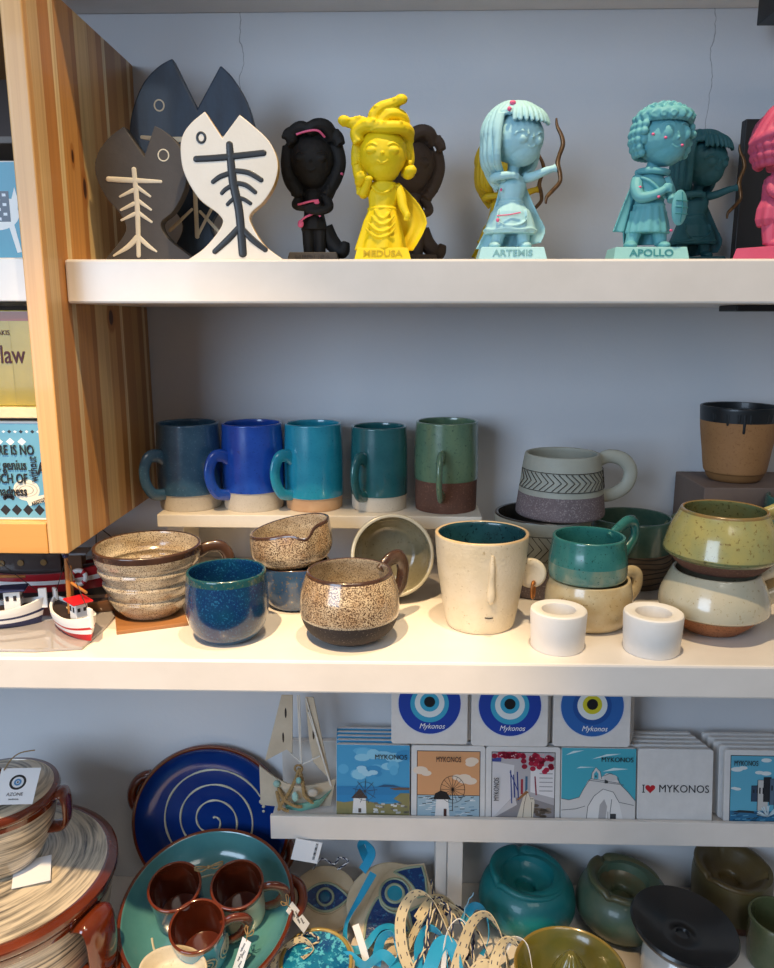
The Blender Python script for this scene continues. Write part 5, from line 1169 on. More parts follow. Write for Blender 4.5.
def art_church(t):
    A = Art(.0925, .0925, z0=.0005); A.rect('47a9bd', 0, 0, 1, 1)
    for p in ([(.2, .72), (.45, .74), (.25, .745)], [(.4, .85), (.8, .93), (.6, .92)], [(.05, .9), (.3, .97), (.15, .96)], [(.55, .68), (.9, .72), (.7, .735)]): A.poly('cfe6e8', p)
    A.poly('d5d2d0', [(0, .0), (0, .30), (.10, .28), (.24, .32), (.30, .44), (.36, .56), (.40, .58), (.41, .66), (.46, .74), (.52, .68), (.54, .60), (.60, .66), (.70, .64), (.76, .56), (.80, .50), (.90, .40), (1.0, .28), (1, 0)])
    A.poly('e3e1df', [(.34, .0), (.36, .2), (.44, .34), (.56, .44), (.70, .40), (.78, .26), (.84, 0)]); A.poly('aeabac', [(.50, .0), (.52, .22), (.58, .30), (.62, .20), (.60, 0)])
    for L in ([(.0, .30), (.10, .28), (.24, .32), (.30, .44), (.38, .57), (.40, .58), (.41, .66), (.46, .74), (.52, .68), (.54, .58)], [(.36, .56), (.84, .50)], [(.40, .58), (.80, .52)], [(.56, .62), (.66, .66), (.76, .60), (.78, .52)], [(.34, .0), (.36, .2), (.44, .34), (.56, .44), (.70, .40), (.78, .26), (.98, .22)], [(.0, .14), (.20, .16), (.32, .20)], [(.80, .50), (.90, .40), (1, .28)], [(.66, .1), (.68, .3)]): A.line('5c6064', L, .008)
    A.poly('47a9bd', [(.435, .58), (.435, .65), (.465, .69), (.495, .65), (.495, .58)]); A.rect('3d3f42', .58, .52, .625, .575); A.rect('3d3f42', .66, 0, .74, .10); A.rect('c2bfbd', .62, 0, .64, .13); A.disc('c9c6c4', .66, .60, .09, .045); A.rect('3d3f42', .45, .60, .47, .63); A.done('printed_picture', t)
    text('lettering', 'MYKONOS', .0086, INK, t, (.0225, -.0016, .079), sx=.95)
def art_heart(t):
    A = Art(.0925, .0925, z0=.0005); hx = [(.165 + .0042 * 16 * sin(a) ** 3, .455 + .0042 * (13 * cos(a) - 5 * cos(2 * a) - 2 * cos(3 * a) - cos(4 * a))) for a in [2 * pi * k / 32 for k in range(32)]]
    A.poly('b81f2a', hx); A.done('printed_heart', t)
    text('lettering', 'MYKONOS', .0138, INK, t, (.0108, -.0004, .0425), sx=.93)
    bm = bmesh.new()
    for b in ((-.0400, -.0390, .0375, .0475), (-.0412, -.0378, .0375, .0383), (-.0412, -.0378, .0467, .0475)): box(bm, b[0], b[1], -.0006, -.0001, b[2], b[3])
    finish('lettering', bm, INK, t, smooth=False)
def art_harbour(t):
    A = frame_art(t, '5fadc8')
    for x, z, w_ in ((.16, .74, .08), (.24, .76, .06), (.55, .87, .07), (.46, .70, .06), (.55, .69, .07), (.17, .47, .05), (.13, .48, .045)): A.disc('d9e1e2', x, z, w_, w_ * .4)
    A.rect('2f6f96', .08, 0, .925, .17); rnd = random.Random(12)
    for k in range(40): x, z = .09 + rnd.random() * .76, .01 + rnd.random() * .15; A.line(rnd.choice(['1d3f5c', '6fb0cc', '22303c']), [(x, z), (x + .07, z + .008)], .010, keep=k > 0)
    A.poly('2a3036', [(.10, .15), (.2, .18), (.4, .17), (.4, .14)])
    for x, z, a, b, c in ((.36, .30, .10, .22, '33475f'), (.44, .18, .14, .42, 'c3c2bf'), (.52, .30, .10, .34, '24282e'), (.60, .26, .14, .36, '54697f'), (.72, .20, .20, .46, '8d6a5c'), (.78, .5, .14, .28, 'a9705c'), (.66, .2, .2, .12, 'b9b3ab')):
        A.rect(c, x, z, min(x + a, .925), min(z + b, .9)); A.line('1d2126', [(x, z), (x, z + b), (min(x + a, .925), z + b)], .009)
        for q in range(2): A.rect('1d2126', x + .02 + q * .045, z + b * .55, x + .04 + q * .045, z + b * .75)
    for k in range(18): a = rnd.random() * 3.1; A.line('d3e6ee', [(.58, .10), (.58 + .15 * cos(a), .10 + .15 * sin(a))], .012, keep=k > 0)
    A.done('printed_picture', t); text('lettering', 'MYKONOS', .0092, INK, t, (-.0215, -.0028, .0775), sx=.66)
def art_eye(a_, b_, pup='14181d', iris=None):
    def f(t):
        A = Art(.0925, .0925, z0=.0005); A.disc('c9d0dc', .5, .56, .435, n=48); A.disc(a_, .5, .56, .42, n=48); A.disc(b_, .5, .56, .26, n=40); A.disc('d9e3e6', .5, .57, .20, n=40); A.disc(iris or b_, .5, .58, .13, n=32); A.disc(pup, .5, .585, .075, n=24)
        A.done('printed_eye', t); text('lettering', 'Mykonos', .0096, INKW, t, (.003, -.0008, .0235), sx=.9, shear=.3)
    return f
STK = [(-.0405, 5, art_wind, 'coaster with blue windmill picture at the front of the leftmost coaster row', 'blue windmill coasters'),
       (.0545, 3, art_orange, 'orange windmill coaster at the front of its tray row', 'orange windmill coasters'),
       (.1485, 3, art_street, 'pink flowered street coaster at the front of its tray row', 'street coasters'),
       (.2430, 3, art_church, 'turquoise and white church coaster at the front of its tray row', 'church coasters'),
       (.3385, 5, art_heart, 'white coaster with red heart lettering at the front of its row', 'heart lettering coasters'),
       (.4460, 5, art_harbour, 'harbour houses coaster at the front of the rightmost row', 'harbour coasters')]
BLSIDE = paint('blue_print_top', '5aa9cf')
nm_ = {'blue windmill coasters': 'leftmost row', 'orange windmill coasters': 'orange windmill row', 'street coasters': 'pink flowered street row', 'church coasters': 'church row', 'heart lettering coasters': 'heart lettering row', 'harbour coasters': 'rightmost row'}
for x, n, art, lab, grp in STK:
    LN = R(9)
    for k in range(n):
        if k == 0: coaster(x, .886, .8325, LN, lab, art, grp)
        else:
            c = coaster(x - .0008 * k * (1 if x < .1 else -0.2) + (-.0035 * k if x > .3 else 0), .886 + k * .0098, .8328, LN, 'white edged coaster queued behind the front one of the ' + nm_[grp], None, grp)
            if grp == 'blue windmill coasters':
                A = Art(.0925, .0925, z0=.0005); A.rect('3f96c6', 0, 0, 1, 1); A.done('printed_picture', c)
for x, z, art, lab in ((.0300, .9290, art_eye('1c3fa0', '3aa3c8'), 'blue eye coaster standing above the orange windmill row, leftmost eye'), (.1300, .9275, art_eye('1c3fa0', '3aa3c8'), 'blue eye coaster standing above the street row, middle eye'),
                       (.2320, .9285, art_eye('2a63ad', '1d4f98', '14181d', 'c9c42c'), 'blue eye coaster with yellow iris above the church row')):
    coaster(x, .8965, z, R(7), lab, art, 'eye coasters above the rows', w_=.0955, h_=.0955)
    for k in (1, 2): coaster(x + .0045 * k, .8965 + k * .0085, z + .0, R(7), 'plain backed coaster right behind the ' + {.03: 'leftmost', .13: 'middle', .232: 'yellow iris'}[x] + ' eye coaster', None, 'eye coasters above the rows', w_=.0955, h_=.0955)

# ---------- hanging ceramic sail boat
SAIL = ceramic('unglazed_sail_clay', 'c9bda8', 'bbae98', mscale=30, rough=.75, coat=0, bump=.1); STR = paint('white_cotton_string', 'd9d5cc', .9)
def ribbon_sheet(bm, rows, th=1.6): sheet(bm, rows, th)
t = thing('sail_boat_ornament', 'ceramic sailing boat ornament with string, rope and pebbles left of the coasters', 'ornament', (-.136, .900, .8380)); t.scale = (1.18, 1.0, 1.2)
k = bmesh.new(); rows = []
for i in range(7):
    v_ = i / 6; rows.append([(-42 + 78 * u + (6 if u > .9 else 0) * (v_ - .3), -6 + 16 * (u - .5) ** 2 - 14 * (1 - v_) * 0 + -8 * sin(pi * u) * (v_), 1 + 26 * v_ + (20 * (1 - u) ** 1.2 * v_ + 6 * u * v_) - 2 * sin(pi * u) * v_ * 4) for u in [q / 12 for q in range(13)]])
sheet(k, rows, 2.2); h_ = finish('hull_side', k, SAIL, t, ang=60)
k = bmesh.new(); P = [(36, -4, 24), (24, -13, 14), (4, -15, 9), (-14, -11, 5)]
sheet(k, [[(p[0], p[1], p[2] + (0 if p[0] < 30 else -3)) for p in P], [(p[0] * .93, p[1] + 2, max(0, p[2] - 10)) for p in P]], 3)
finish('glazed_hull', k, glz('pale_aqua_hull_glaze', '5fa79a', '77b3a5'), t, ang=60)
for nm, P in (('left_sail', [(-16, 0, 128), (-4, 0, 128), (-6, 2, 60), (-12, -4, 66), (-36, -4, 52)]), ('right_sail', [(9, 0, 126), (18, 0, 126), (35, -2, 30), (16, -2, 52), (12, 1, 80)])):
    k = bmesh.new(); slab_poly(k, [mm((p[0], 0, p[2]))[::2] for p in P], -.001, .0012); sl = finish('sail', k, SAIL, t, smooth=False, bevel=.0006)
    k = bmesh.new()
    for z in ((108, 80) if nm == 'left_sail' else (112, 84)):
        xx = -12 - (108 - z) * .12 if nm == 'left_sail' else 13 + (112 - z) * .15; ell(k, mm((xx, -1.1, z)), mm((1.1, .5, 6)), sub=2)
    finish('slot', k, BDK, sl)
k = bmesh.new()
for P in ([(1, -1, 128), (3, -4, 50)], [(3, -1, 128), (4, -4, 50)], [(12, -2, 110), (36, -5, 26)], [(10, -2, 126), (35, -5, 27)], [(4, -4, 50), (24, -3, 60)], [(4, -4, 52), (-8, -2, 62)]): tube(k, [mm(p) for p in P], .0008, 6)
finish('string', k, STR, t, ang=80)
k = bmesh.new()
for P in ([(2, -6, 46), (-2, -12, 36), (-8, -14, 24), (-16, -16, 12), (-20, -17, 4)], [(2, -6, 46), (6, -13, 34), (8, -15, 20), (16, -15, 12)], [(-20, -12, 26), (-14, -16, 16), (-4, -18, 10), (4, -17, 8)], [(-22, -12, 22), (-18, -17, 8), (-10, -19, 4)]):
    S_ = spline([mm(p) for p in P], 10)
    for ph in (0, 2.1, 4.2): tube(k, [(p[0] + .0012 * cos(q * .9 + ph), p[1], p[2] + .0012 * sin(q * .9 + ph)) for q, p in enumerate(S_)], .0011, 6)
tube(k, [mm((1 + 4 * cos(a), -7, 47 + 4 * sin(a))) for a in [2 * pi * q / 20 for q in range(20)]], .0012, 6, closed=True)
finish('rope', k, TWINE, t, ang=80)
for c, r, m in (((17, -16, 24), (6, 3, 5), 'b9b0a2'), ((-22, -13, 32), (4, 3, 4), '8fb3aa'), ((2, -16, 38), (3, 2.5, 4), '7fb5ae'), ((-2, -18, 20), (3.5, 2.5, 6), '9ac4bb')):
    k = bmesh.new(); ell(k, mm(c), mm(r), sub=2); finish('pebble', k, paint('pebble_' + m, m, .5), t)
t = thing('price_tag', 'white tag with small print hanging below the tray left end', 'tag', (-.118, .876, .8035), (0, R(14), R(5)))
boxobj('card', (-.020, .014, -.0004, .0004, -.030, .0005), CARD, t)
k_ = 0
for q in range(3): text('lettering', 'DELOS', .004, INK, t, (.008, -.0008, -.006 - q * .007), rot=(R(90), R(-90), 0), sx=.8)

# ---------- evil eye ornaments
PALE = ceramic('bisque_clay', 'c9b89c', 'bca98a', mscale=30, rough=.8, coat=0, bump=.12); RIMC = ceramic('grey_green_raised_line', '9aa58c', '8a967c', rough=.5)
EYB = glz('crackled_ink_blue_glaze', '12396e', '0f2f60', speck='2a6c94', sscale=150, samt=.4, rough=.3, coat=.15, bump=.6)
def almond(a, b, n=14): return [(-a + 2 * a * k / n, b * sin(pi * k / n) ** .9) for k in range(n + 1)] + [(a - 2 * a * k / n, -b * sin(pi * k / n) ** .9) for k in range(1, n)]
def eye_charm(name, label, loc, rot, disc_r, parts):
    t = thing(name, label, 'ornament', loc, rot)
    bm = bmesh.new(); lathe(bm, [(0, 0), (disc_r * .97, 0), (disc_r, .0015), (disc_r, .0065), (disc_r * .97, .008), (0, .008)], 64, warp=(lambda v: Vector((v.x * (1 + .03 * sin(3 * math.atan2(v.y, v.x))), v.y, v.z)))); finish('clay_disc', bm, PALE, t, ang=40)
    return t
def flat_obj(name, pts, z0, z1, mat, t):
    bm = bmesh.new(); slab_poly(bm, pts, z0, z1)
    for v in bm.verts: v.co = Vector((v.co.x, v.co.z, v.co.y))
    return finish(name, bm, mat, t, smooth=False, bevel=.0006)
def outline(name, pts, z, r, mat, t):
    bm = bmesh.new(); tube(bm, [(x, y, z) for x, y in pts], r, 8, closed=True, flat=(1, .8), up=(0, 0, 1)); return finish(name, bm, mat, t, ang=80)
t = eye_charm('eye_ornament', 'round clay disc ornament with a single small blue eye', (-.105, .898, M_LOW + .022), (R(28), R(4), R(4)), .043, 0)
al = almond(.031, .018); flat_obj('eye_base', [(x * 1.12, y * 1.15) for x, y in al], .008, .0105, PALE, t); flat_obj('glazed_eye', al, .0105, .0115, EYB, t); outline('raised_line', al, .0115, .0016, RIMC, t)
outline('raised_line', [(.0105 * cos(a), .0105 * sin(a)) for a in [2 * pi * k / 32 for k in range(32)]], .0118, .0017, RIMC, t)
flat_obj('pupil', [(.0065 * cos(a), .0065 * sin(a)) for a in [2 * pi * k / 24 for k in range(24)]], .0115, .0124, glz('pupil_blue', '1c5c80', '1f6688'), t)
t = eye_charm('eye_ornament', 'large clay disc ornament with fish shaped deep blue eye', (-.016, .880, M_LOW + .027), (R(25), R(-3), R(12)), .058, 0)
def circ(x, y, r, n=32): return [(x + r * cos(2 * pi * k / n), y + r * sin(2 * pi * k / n)) for k in range(n)]
flat_obj('eye_base', spline([(-.047, -.040), (-.040, -.012), (-.026, .014), (-.008, .036), (.008, .046)], 5) + spline([(.030, .048), (.053, .046)], 3) + spline([(.054, .010), (.048, -.038)], 3), .008, .0105, PALE, t)
CA = spline([(-.043, -.037), (-.036, -.014), (-.026, .002), (-.0155, .012), (-.013, .002), (-.006, -.007), (.003, -.0115)], 5) + spline([(.012, -.018), (.014, -.028), (.015, -.037)], 4)
CC = spline([(.010, .041), (.028, .043), (.049, .042)], 4) + spline([(.050, .026), (.047, .004)], 4) + spline([(.034, .003), (.031, .018), (.022, .032)], 4)
CD = spline([(.019, -.012), (.032, -.008), (.046, -.005)], 4) + spline([(.046, -.020), (.043, -.035)], 4) + [(.020, -.036)]
for P in (CA, CC, CD, circ(.006, .013, .0195)):
    flat_obj('glazed_cell', P, .0105, .0115, EYB, t); outline('raised_line', P, .0116, .0016, RIMC, t)
outline('raised_line', circ(.006, .013, .0115), .0120, .0020, RIMC, t); flat_obj('pupil', circ(.006, .013, .010), .0112, .0128, glz('pupil_teal', '1f7e96', '2488a0'), t)
t = eye_charm('eye_ornament', 'gold rimmed blue glazed round ornament at the bottom frame edge', (-.105, .800, M_LOW + .012), (R(12), 0, 0), .046, 0)
flat_obj('glazed_eye', circ(0, 0, .040), .008, .0095, glz('crackled_turquoise_glaze', '1880a0', '0f4a80', speck='58bcd0', sscale=120, samt=.45, rough=.08), t); outline('gilded_rim', circ(0, 0, .042, 40), .0095, .0024, ceramic('old_gold_glaze', '8f7a3a', 'a58c48', rough=.4), t)

# ---------- ribbons
RB_T = ceramic('turquoise_satin_ribbon', '1f8fb8', '2a9cc4', rough=.4, coat=.1, bump=.05); RB_C = ceramic('cream_cotton_ribbon', 'd8c9a6', 'cdbd98', rough=.8, coat=0, bump=.1); RB_W = paint('white_ribbon', 'dddfe2', .6); NVY = paint('navy_stitch', '20284c', .7)
def ribbon(label, pts, wid, mat, stitch=False, group='ribbons of the eye ornaments'):
    """flat band; pts are (x,y,z,roll degrees)"""
    S_ = spline(pts, 8); bm = bmesh.new(); st = bmesh.new(); prev = None; n = len(S_)
    fr = []
    for i, p in enumerate(S_):
        a, b = Vector(S_[max(0, i - 1)][:3]), Vector(S_[min(n - 1, i + 1)][:3]); tg = (b - a).normalized()
        nrm = Vector((0, -.55, .8)); nrm = (nrm - tg * nrm.dot(tg)).normalized(); nrm = Matrix.Rotation(R(p[3]), 3, tg) @ nrm; sd = tg.cross(nrm); fr.append((Vector(p[:3]), sd, nrm))
    V = []
    for c, sd, nr in fr: V.append([bm.verts.new(c + sd * wid * .6 * a + nr * .0004 * b) for a, b in ((-1, -1), (1, -1), (1, 1), (-1, 1))])
    for A_, B_ in zip(V, V[1:]):
        for k in range(4): bm.faces.new((A_[k], A_[(k + 1) % 4], B_[(k + 1) % 4], B_[k]))
    bm.faces.new(V[0]); bm.faces.new(V[-1][::-1])
    if stitch:
        for i in range(0, n - 2, 3):
            for side in (-1, 1):
                for face in (-1, 1):
                    q = [fr[i][0] + fr[i][1] * wid * .36 * side + fr[i][2] * .0007 * face, fr[i + 1][0] + fr[i + 1][1] * wid * .36 * side + fr[i + 1][2] * .0007 * face]
                    tube(st, q, .0005, 5)
    o = thing('ribbon', label, 'ribbon', tuple(pts[0][:3]), group=group)
    under(finish('band', bm, mat, ang=30), o)
    if stitch: under(finish('stitching', st, NVY), o)
    else: st.free()
def cord(label, pts, cols, r=.0011, group='cords of the eye ornaments'):
    o = thing('cord', label, 'cord', tuple(pts[0][:3]), group=group); S_ = spline(pts, 14)
    for j, m in enumerate(cols):
        bm = bmesh.new(); ph = j * 2 * pi / len(cols)
        tube(bm, [(p[0] + r * .8 * cos(q * .75 + ph), p[1], p[2] + r * .8 * sin(q * .75 + ph)) for q, p in enumerate(S_)], r, 6); under(finish('strand', bm, m, ang=80), o)
L0 = M_LOW
ribbon('turquoise ribbon curling down between the two clay disc ornaments', [(-.040, .885, L0 + .075, 0), (-.055, .862, L0 + .060, 30), (-.072, .845, L0 + .035, 60), (-.070, .825, L0 + .018, 40), (-.050, .822, L0 + .020, 0), (-.030, .838, L0 + .034, -40), (-.012, .835, L0 + .036, -20), (-.004, .818, L0 + .018, 30), (.010, .806, L0 + .012, 0)], .008, RB_T)
ribbon('turquoise ribbon bow behind the large clay disc ornament', [(-.050, .922, L0 + .066, 0), (-.058, .924, L0 + .085, 40), (-.052, .920, L0 + .095, 90), (-.044, .918, L0 + .078, 20), (-.056, .915, L0 + .055, 0)], .010, RB_T)
ribbon('cream dashed ribbon looping high at the left of the ribbon pile', [(.010, .795, L0 + .008, 0), (-.002, .805, L0 + .035, 0), (-.004, .820, L0 + .066, 20), (.010, .832, L0 + .088, 60), (.030, .832, L0 + .086, 100), (.048, .822, L0 + .066, 120), (.062, .808, L0 + .030, 90)], .011, RB_C, True)
ribbon('cream dashed ribbon arching over the middle of the ribbon pile', [(.060, .790, L0 + .012, 0), (.068, .800, L0 + .040, 30), (.082, .815, L0 + .066, 50), (.100, .822, L0 + .070, 80), (.116, .815, L0 + .050, 100), (.124, .800, L0 + .020, 110), (.122, .785, L0 + .006, 110)], .012, RB_C, True)
ribbon('cream dashed ribbon looping at the right end of the pile', [(.105, .785, L0 + .010, 0), (.108, .795, L0 + .035, 20), (.122, .806, L0 + .050, 60), (.138, .802, L0 + .040, 100), (.142, .788, L0 + .015, 110)], .010, RB_C, True)
ribbon('turquoise ribbon loop in the middle of the ribbon pile', [(.020, .800, L0 + .008, 0), (.018, .812, L0 + .035, 30), (.030, .822, L0 + .050, 60), (.048, .815, L0 + .040, 90), (.052, .800, L0 + .012, 90)], .010, RB_T)
ribbon('turquoise ribbon loop behind the arching cream ribbon', [(.072, .830, L0 + .050, 0), (.084, .840, L0 + .066, 40), (.098, .840, L0 + .060, 80), (.104, .828, L0 + .036, 100), (.094, .815, L0 + .02, 60)], .009, RB_T)
ribbon('thin cream ribbon crossing in front of the large clay disc', [(-.018, .812, L0 + .004, 0), (.0, .822, L0 + .014, 0), (.018, .835, L0 + .045, 30), (.040, .845, L0 + .066, 60), (.070, .838, L0 + .060, 80), (.092, .825, L0 + .040, 90), (.108, .80, L0 + .008, 90)], .007, RB_C, True)
ribbon('narrow white ribbon end lying at the left of the pile', [(-.060, .832, L0 + .044, 0), (-.050, .815, L0 + .026, 0), (-.042, .800, L0 + .008, 0)], .007, RB_W)
ribbon('narrow white ribbon curl near the citrus juicer', [(.118, .806, L0 + .030, 0), (.130, .812, L0 + .046, 50), (.146, .806, L0 + .044, 90), (.152, .792, L0 + .020, 100)], .006, RB_W)
cord('navy and cream twisted cord standing in a tall loop of the pile', [(.024, .800, L0 + .010), (.026, .815, L0 + .045), (.040, .828, L0 + .076), (.054, .824, L0 + .078), (.058, .812, L0 + .045), (.050, .80, L0 + .012)], [NVY, RB_C])
cord('navy and cream twisted cord arching to the right of the pile', [(.040, .835, L0 + .070), (.060, .828, L0 + .064), (.076, .815, L0 + .05), (.084, .80, L0 + .02), (.078, .790, L0 + .008)], [NVY, RB_C])
cord('navy cord hanging over the large clay disc edge', [(.034, .862, L0 + .085), (.036, .850, L0 + .074), (.040, .835, L0 + .055), (.036, .815, L0 + .03)], [NVY, RB_C], .0009)
cord('silvery cord knot behind the small clay disc', [(-.125, .925, L0 + .045), (-.112, .930, L0 + .060), (-.095, .930, L0 + .052), (-.088, .928, L0 + .064), (-.076, .926, L0 + .060), (-.090, .922, L0 + .05)], [RB_W, NVY], .0009)
cord('navy and cream cord bundle at the left over the gold rimmed ornament', [(-.150, .815, L0 + .012), (-.135, .822, L0 + .028), (-.118, .826, L0 + .036), (-.104, .822, L0 + .03), (-.118, .815, L0 + .024), (-.138, .806, L0 + .016)], [NVY, RB_C])
ribbon('cream ribbon knot lying over the gold rimmed ornament', [(-.160, .802, L0 + .006, 0), (-.146, .812, L0 + .024, 20), (-.126, .818, L0 + .034, 40), (-.110, .812, L0 + .026, 80), (-.122, .800, L0 + .024, 40)], .006, RB_C, True)
cord('pale blue thread sticking up from the ribbon pile', [(.070, .825, L0 + .05), (.075, .83, L0 + .075), (.084, .832, L0 + .092)], [paint('pale_blue_thread', '7fa9bd', .8)], .0008)
ribbon('turquoise ribbon lying low across the front of the large clay disc', [(-.085, .812, L0 + .010, 0), (-.066, .806, L0 + .022, 30), (-.046, .800, L0 + .016, 60), (-.026, .806, L0 + .026, 20), (-.008, .800, L0 + .014, -20), (.008, .792, L0 + .006, 0)], .010, RB_T)
ribbon('turquoise ribbon coil between the white ribbon end and the pile', [(-.034, .806, L0 + .010, 0), (-.028, .820, L0 + .034, 40), (-.014, .822, L0 + .040, 80), (-.006, .808, L0 + .022, 110), (-.020, .796, L0 + .008, 110)], .010, RB_T)
ribbon('broad turquoise ribbon fold at the heart of the ribbon pile', [(.030, .792, L0 + .018, 0), (.042, .806, L0 + .040, 20), (.056, .806, L0 + .040, 40), (.066, .792, L0 + .016, 60)], .014, RB_T)
ribbon('cream dashed ribbon folding flat at the right foot of the pile', [(.074, .786, L0 + .006, 0), (.090, .796, L0 + .022, 20), (.108, .796, L0 + .020, 50), (.126, .786, L0 + .006, 60)], .011, RB_C, True)
ribbon('cream dashed ribbon leaning from the pile top toward the tray post', [(.016, .812, L0 + .070, 20), (.034, .840, L0 + .074, 30), (.054, .846, L0 + .066, 60), (.072, .836, L0 + .046, 80), (.082, .816, L0 + .014, 90)], .010, RB_C, True)
ribbon('narrow white ribbon twisting up through the pile centre', [(.046, .794, L0 + .010, 0), (.052, .812, L0 + .050, 60), (.066, .822, L0 + .064, 100), (.080, .816, L0 + .056, 130)], .005, RB_W)
cord('navy and cream cord lying in a wide loop at the pile front', [(.006, .790, L0 + .010), (.022, .806, L0 + .030), (.044, .812, L0 + .036), (.066, .804, L0 + .030), (.086, .790, L0 + .012)], [NVY, RB_C])
cord('navy and cream cord leaning left over the turquoise fold', [(.036, .800, L0 + .012), (.028, .818, L0 + .050), (.036, .832, L0 + .082), (.048, .834, L0 + .074), (.044, .820, L0 + .040)], [NVY, RB_C])
cord('plain navy cord curling at the foot of the tray post', [(.050, .842, L0 + .050), (.064, .850, L0 + .058), (.080, .848, L0 + .044), (.086, .834, L0 + .020), (.076, .820, L0 + .008)], [NVY, NVY])
for x, y, z, lab in ((.088, .790, L0 + .016, 'dark round bead inside the arching cream ribbon'), (.064, .792, L0 + .0125, 'dark round bead left of the arching cream ribbon')):
    bm = bmesh.new(); tube(bm, [(.006 * cos(a), 0, .006 * sin(a)) for a in [2 * pi * k / 24 for k in range(24)]], .0042, 10, closed=True)
    tag(finish('wooden_bead', bm, ceramic('dark_bead_wood', '3a2218', '4a2c1e', rough=.4) if 'dark_bead_wood' not in MATS else MATS['dark_bead_wood'], ang=80, loc=(x, y, z - .002), rot=(R(30), 0, 0)), lab, 'bead')

# ---------- ashtrays
def ashtray(label, loc, R0, H_, mb, ml, tilt, rz, style='bulb'):
    t = thing('ashtray', label, 'ashtray', loc, (0, 0, rz))
    bm = bmesh.new()
    if style == 'bulb': P = spline([(R0 * .55, 0), (R0 * .70, .002), (R0 * .95, H_ * .28), (R0, H_ * .52), (R0 * .93, H_ * .78), (R0 * .78, H_ * .95), (R0 * .62, H_)], 6)
    else: P = spline([(R0 * .80, 0), (R0 * .94, .002), (R0 * .98, H_ * .3), (R0 * 1.0, H_ * .8), (R0 * .97, H_)], 6)
    low = (lambda z: 1 if style != 'bulb' and z < H_ * .22 else 0)
    rr, zz = P[-1]
    lathe(bm, [(0, .001)] + [(r, z, low(z)) for r, z in P] + [(rr - .005, zz - .001, 0), (rr - .008, zz - .012, 0), (rr - .012, .012, 0), (0, .010, 0)], 80)
    finish('ashtray_body', bm, [mb, BROWNCLAY], t, ang=50)
    bm = bmesh.new(); rl = R0 * (.80 if style == 'bulb' else .99)
    def notch(v):
        a = math.atan2(v.y, v.x); r = math.hypot(v.x, v.y)
        if r > rl * .66 and v.z > -.004:
            for a0 in (R(200), R(-30), R(85)):
                d = (a - a0 + pi) % (2 * pi) - pi; v.z -= .0045 * math.exp(-(d / .10) ** 2)
        return v
    lathe(bm, [(rl * .26, -.0290), (rl * .60, -.0230), (rl * .90, -.0070), (rl * .97, -.0030), (rl, .0010), (rl * .985, .0035), (rl * .93, .0045), (rl * .82, .0030), (rl * .72, -.002), (rl * .58, -.012), (rl * .44, -.0165), (rl * .32, -.0175), (rl * .27, -.0195), (rl * .26, -.0290)], 96, warp=notch)
    ld = finish('ashtray_lid', bm, ml, t, ang=60, loc=(0, 0, H_ - .0005), rot=tilt)
    bm = bmesh.new(); lathe(bm, [(0, -.0295), (rl * .27, -.0295), (rl * .27, -.0262), (0, -.0255)], 32); finish('lid_hole_plug', bm, ml, ld)
    return t
SATT = dict(rough=.42, coat=.25)
ashtray('round turquoise ashtray with notched sunken lid', (.160, .898, M_LOW), .0625, .070, ceramic('matte_turquoise_glaze', '187678', '156b70', mscale=12, **SATT), ceramic('matte_turquoise_lid', '156c70', '1a7678', mscale=12, **SATT), (R(4), R(6), 0), R(10))
ashtray('round mottled green ashtray with brown notched lid', (.284, .894, M_LOW), .0600, .066, ceramic('mottled_green_glaze', '415a4a', '59624e', mscale=25, **SATT), ceramic('bronze_green_lid', '5c5034', '4c5a44', mscale=25, **SATT), (R(3), R(5), 0), R(30))
ashtray('tall olive brown ashtray with notched lid at the right', (.434, .922, M_LOW), .0500, .066, ceramic('olive_brown_glaze', '5f5534', '544c30', mscale=20, **SATT), ceramic('brown_olive_lid', '544425', '5f5030', mscale=20, **SATT), (R(6), R(4), 0), R(10), 'cyl')
# black dish on white pot
t = thing('pedestal_dish', 'wide black shallow dish standing on a white round base', 'dish', (.324, .796, M_LOW)); t.scale = (.93, .93, 1)
bm = bmesh.new(); P = spline([(.034, 0), (.040, .003), (.0465, .020), (.0455, .045), (.038, .060)], 6); lathe(bm, [(0, .001)] + [(r, z) for r, z in P] + [(.0, .060)], 64); finish('white_base', bm, glz('glossy_white_glaze', 'cfcac2', 'c6c0b6'), t, ang=50)
bm = bmesh.new(); lathe(bm, [(0, -.008), (.034, -.008), (.052, .002), (.0635, .013), (.0655, .0175), (.0635, .0205), (.058, .0180), (.045, .0115), (.025, .006), (.014, .0048), (.011, .0075), (.0085, .0075), (.007, .0045), (0, .0040)], 96)
finish('black_dish', bm, ceramic('satin_black_glaze', '17181a', '1c1d20', mscale=12, rough=.32, coat=.3, bump=.03), t, ang=50, loc=(0, 0, .0665), rot=(R(3), R(5), 0))
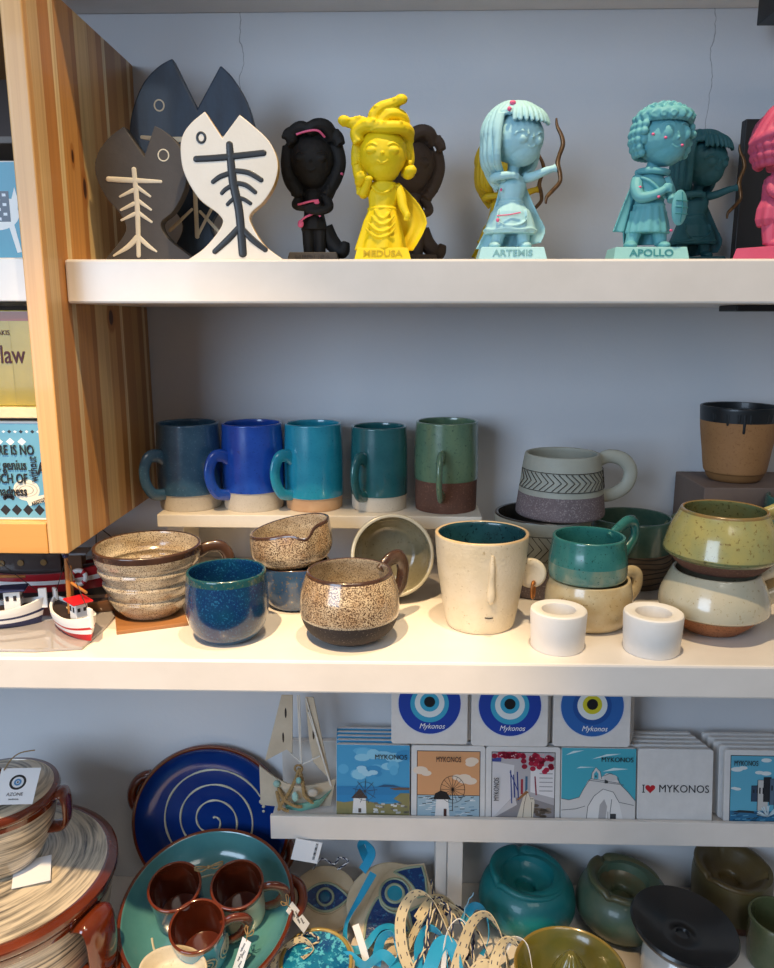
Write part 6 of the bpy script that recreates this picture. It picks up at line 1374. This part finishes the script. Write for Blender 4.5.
# citrus juicer
t = thing('citrus_juicer', 'olive green ceramic citrus juicer with ribbed cone at the bottom edge', 'juicer', (.190, .768, M_LOW))
OLV = glz('olive_juicer_glaze', '686226', '565828', mscale=18, rough=.25)
bm = bmesh.new(); P = spline([(.030, 0), (.036, .003), (.050, .018), (.059, .034), (.063, .046)], 6)
lathe(bm, [(0, .001)] + [(r, z, 0) for r, z in P] + [(.0638, .0485, 1), (.0625, .0495, 1), (.0600, .048, 1), (.054, .036, 0), (.044, .018, 0), (.026, .012, 0), (0, .012, 0)], 96); finish('juicer_bowl', bm, [OLV, glz('honey_rim_glaze', '8c7430', '7c6a2c')], t, ang=60)
def rib(v):
    a = math.atan2(v.y, v.x); k = 1 + .13 * abs(cos(5 * a)) * (1 if v.z < .062 else .5); return Vector((v.x * k, v.y * k, v.z))
bm = bmesh.new(); lathe(bm, [(0, .010), (.026, .011), (.024, .022), (.019, .042), (.012, .058), (.006, .068), (0, .072)], 120, warp=rib); finish('ribbed_cone', bm, OLV, t, ang=80)
# green cup right edge
t = thing('tumbler', 'mottled green cup cut by the right frame edge on the lowest shelf', 'cup', (.457, .838, M_LOW))
vessel('cup_body', [(.030, 0), (.033, .003), (.0345, .03), (.0355, .062)], .0035, [(1, 0)], [glz('mottled_moss_glaze', '4e5a3c', '626648', mscale=30)], t)

# each pink smear is a part of its own
def split_loose(o):
    bm = bmesh.new(); bm.from_mesh(o.data); left = set(bm.verts); groups = []
    while left:
        st = [left.pop()]; g = list(st)
        while st:
            v = st.pop()
            for e in v.link_edges:
                u = e.other_vert(v)
                if u in left: left.discard(u); st.append(u); g.append(u)
        groups.append(sorted(v.index for v in g))
    bm.free()
    for gi in groups[1:]:
        c = o.copy(); c.data = o.data.copy(); COL.objects.link(c); keep = set(gi)
        b = bmesh.new(); b.from_mesh(c.data); b.verts.ensure_lookup_table()
        bmesh.ops.delete(b, geom=[v for v in b.verts if v.index not in keep], context='VERTS'); b.to_mesh(c.data); b.free()
    keep = set(groups[0]); b = bmesh.new(); b.from_mesh(o.data)
    bmesh.ops.delete(b, geom=[v for v in b.verts if v.index not in keep], context='VERTS'); b.to_mesh(o.data); b.free()
for o in [o for o in bpy.data.objects if o.name.startswith(('pink_smear', 'pebble_'))]: split_loose(o)
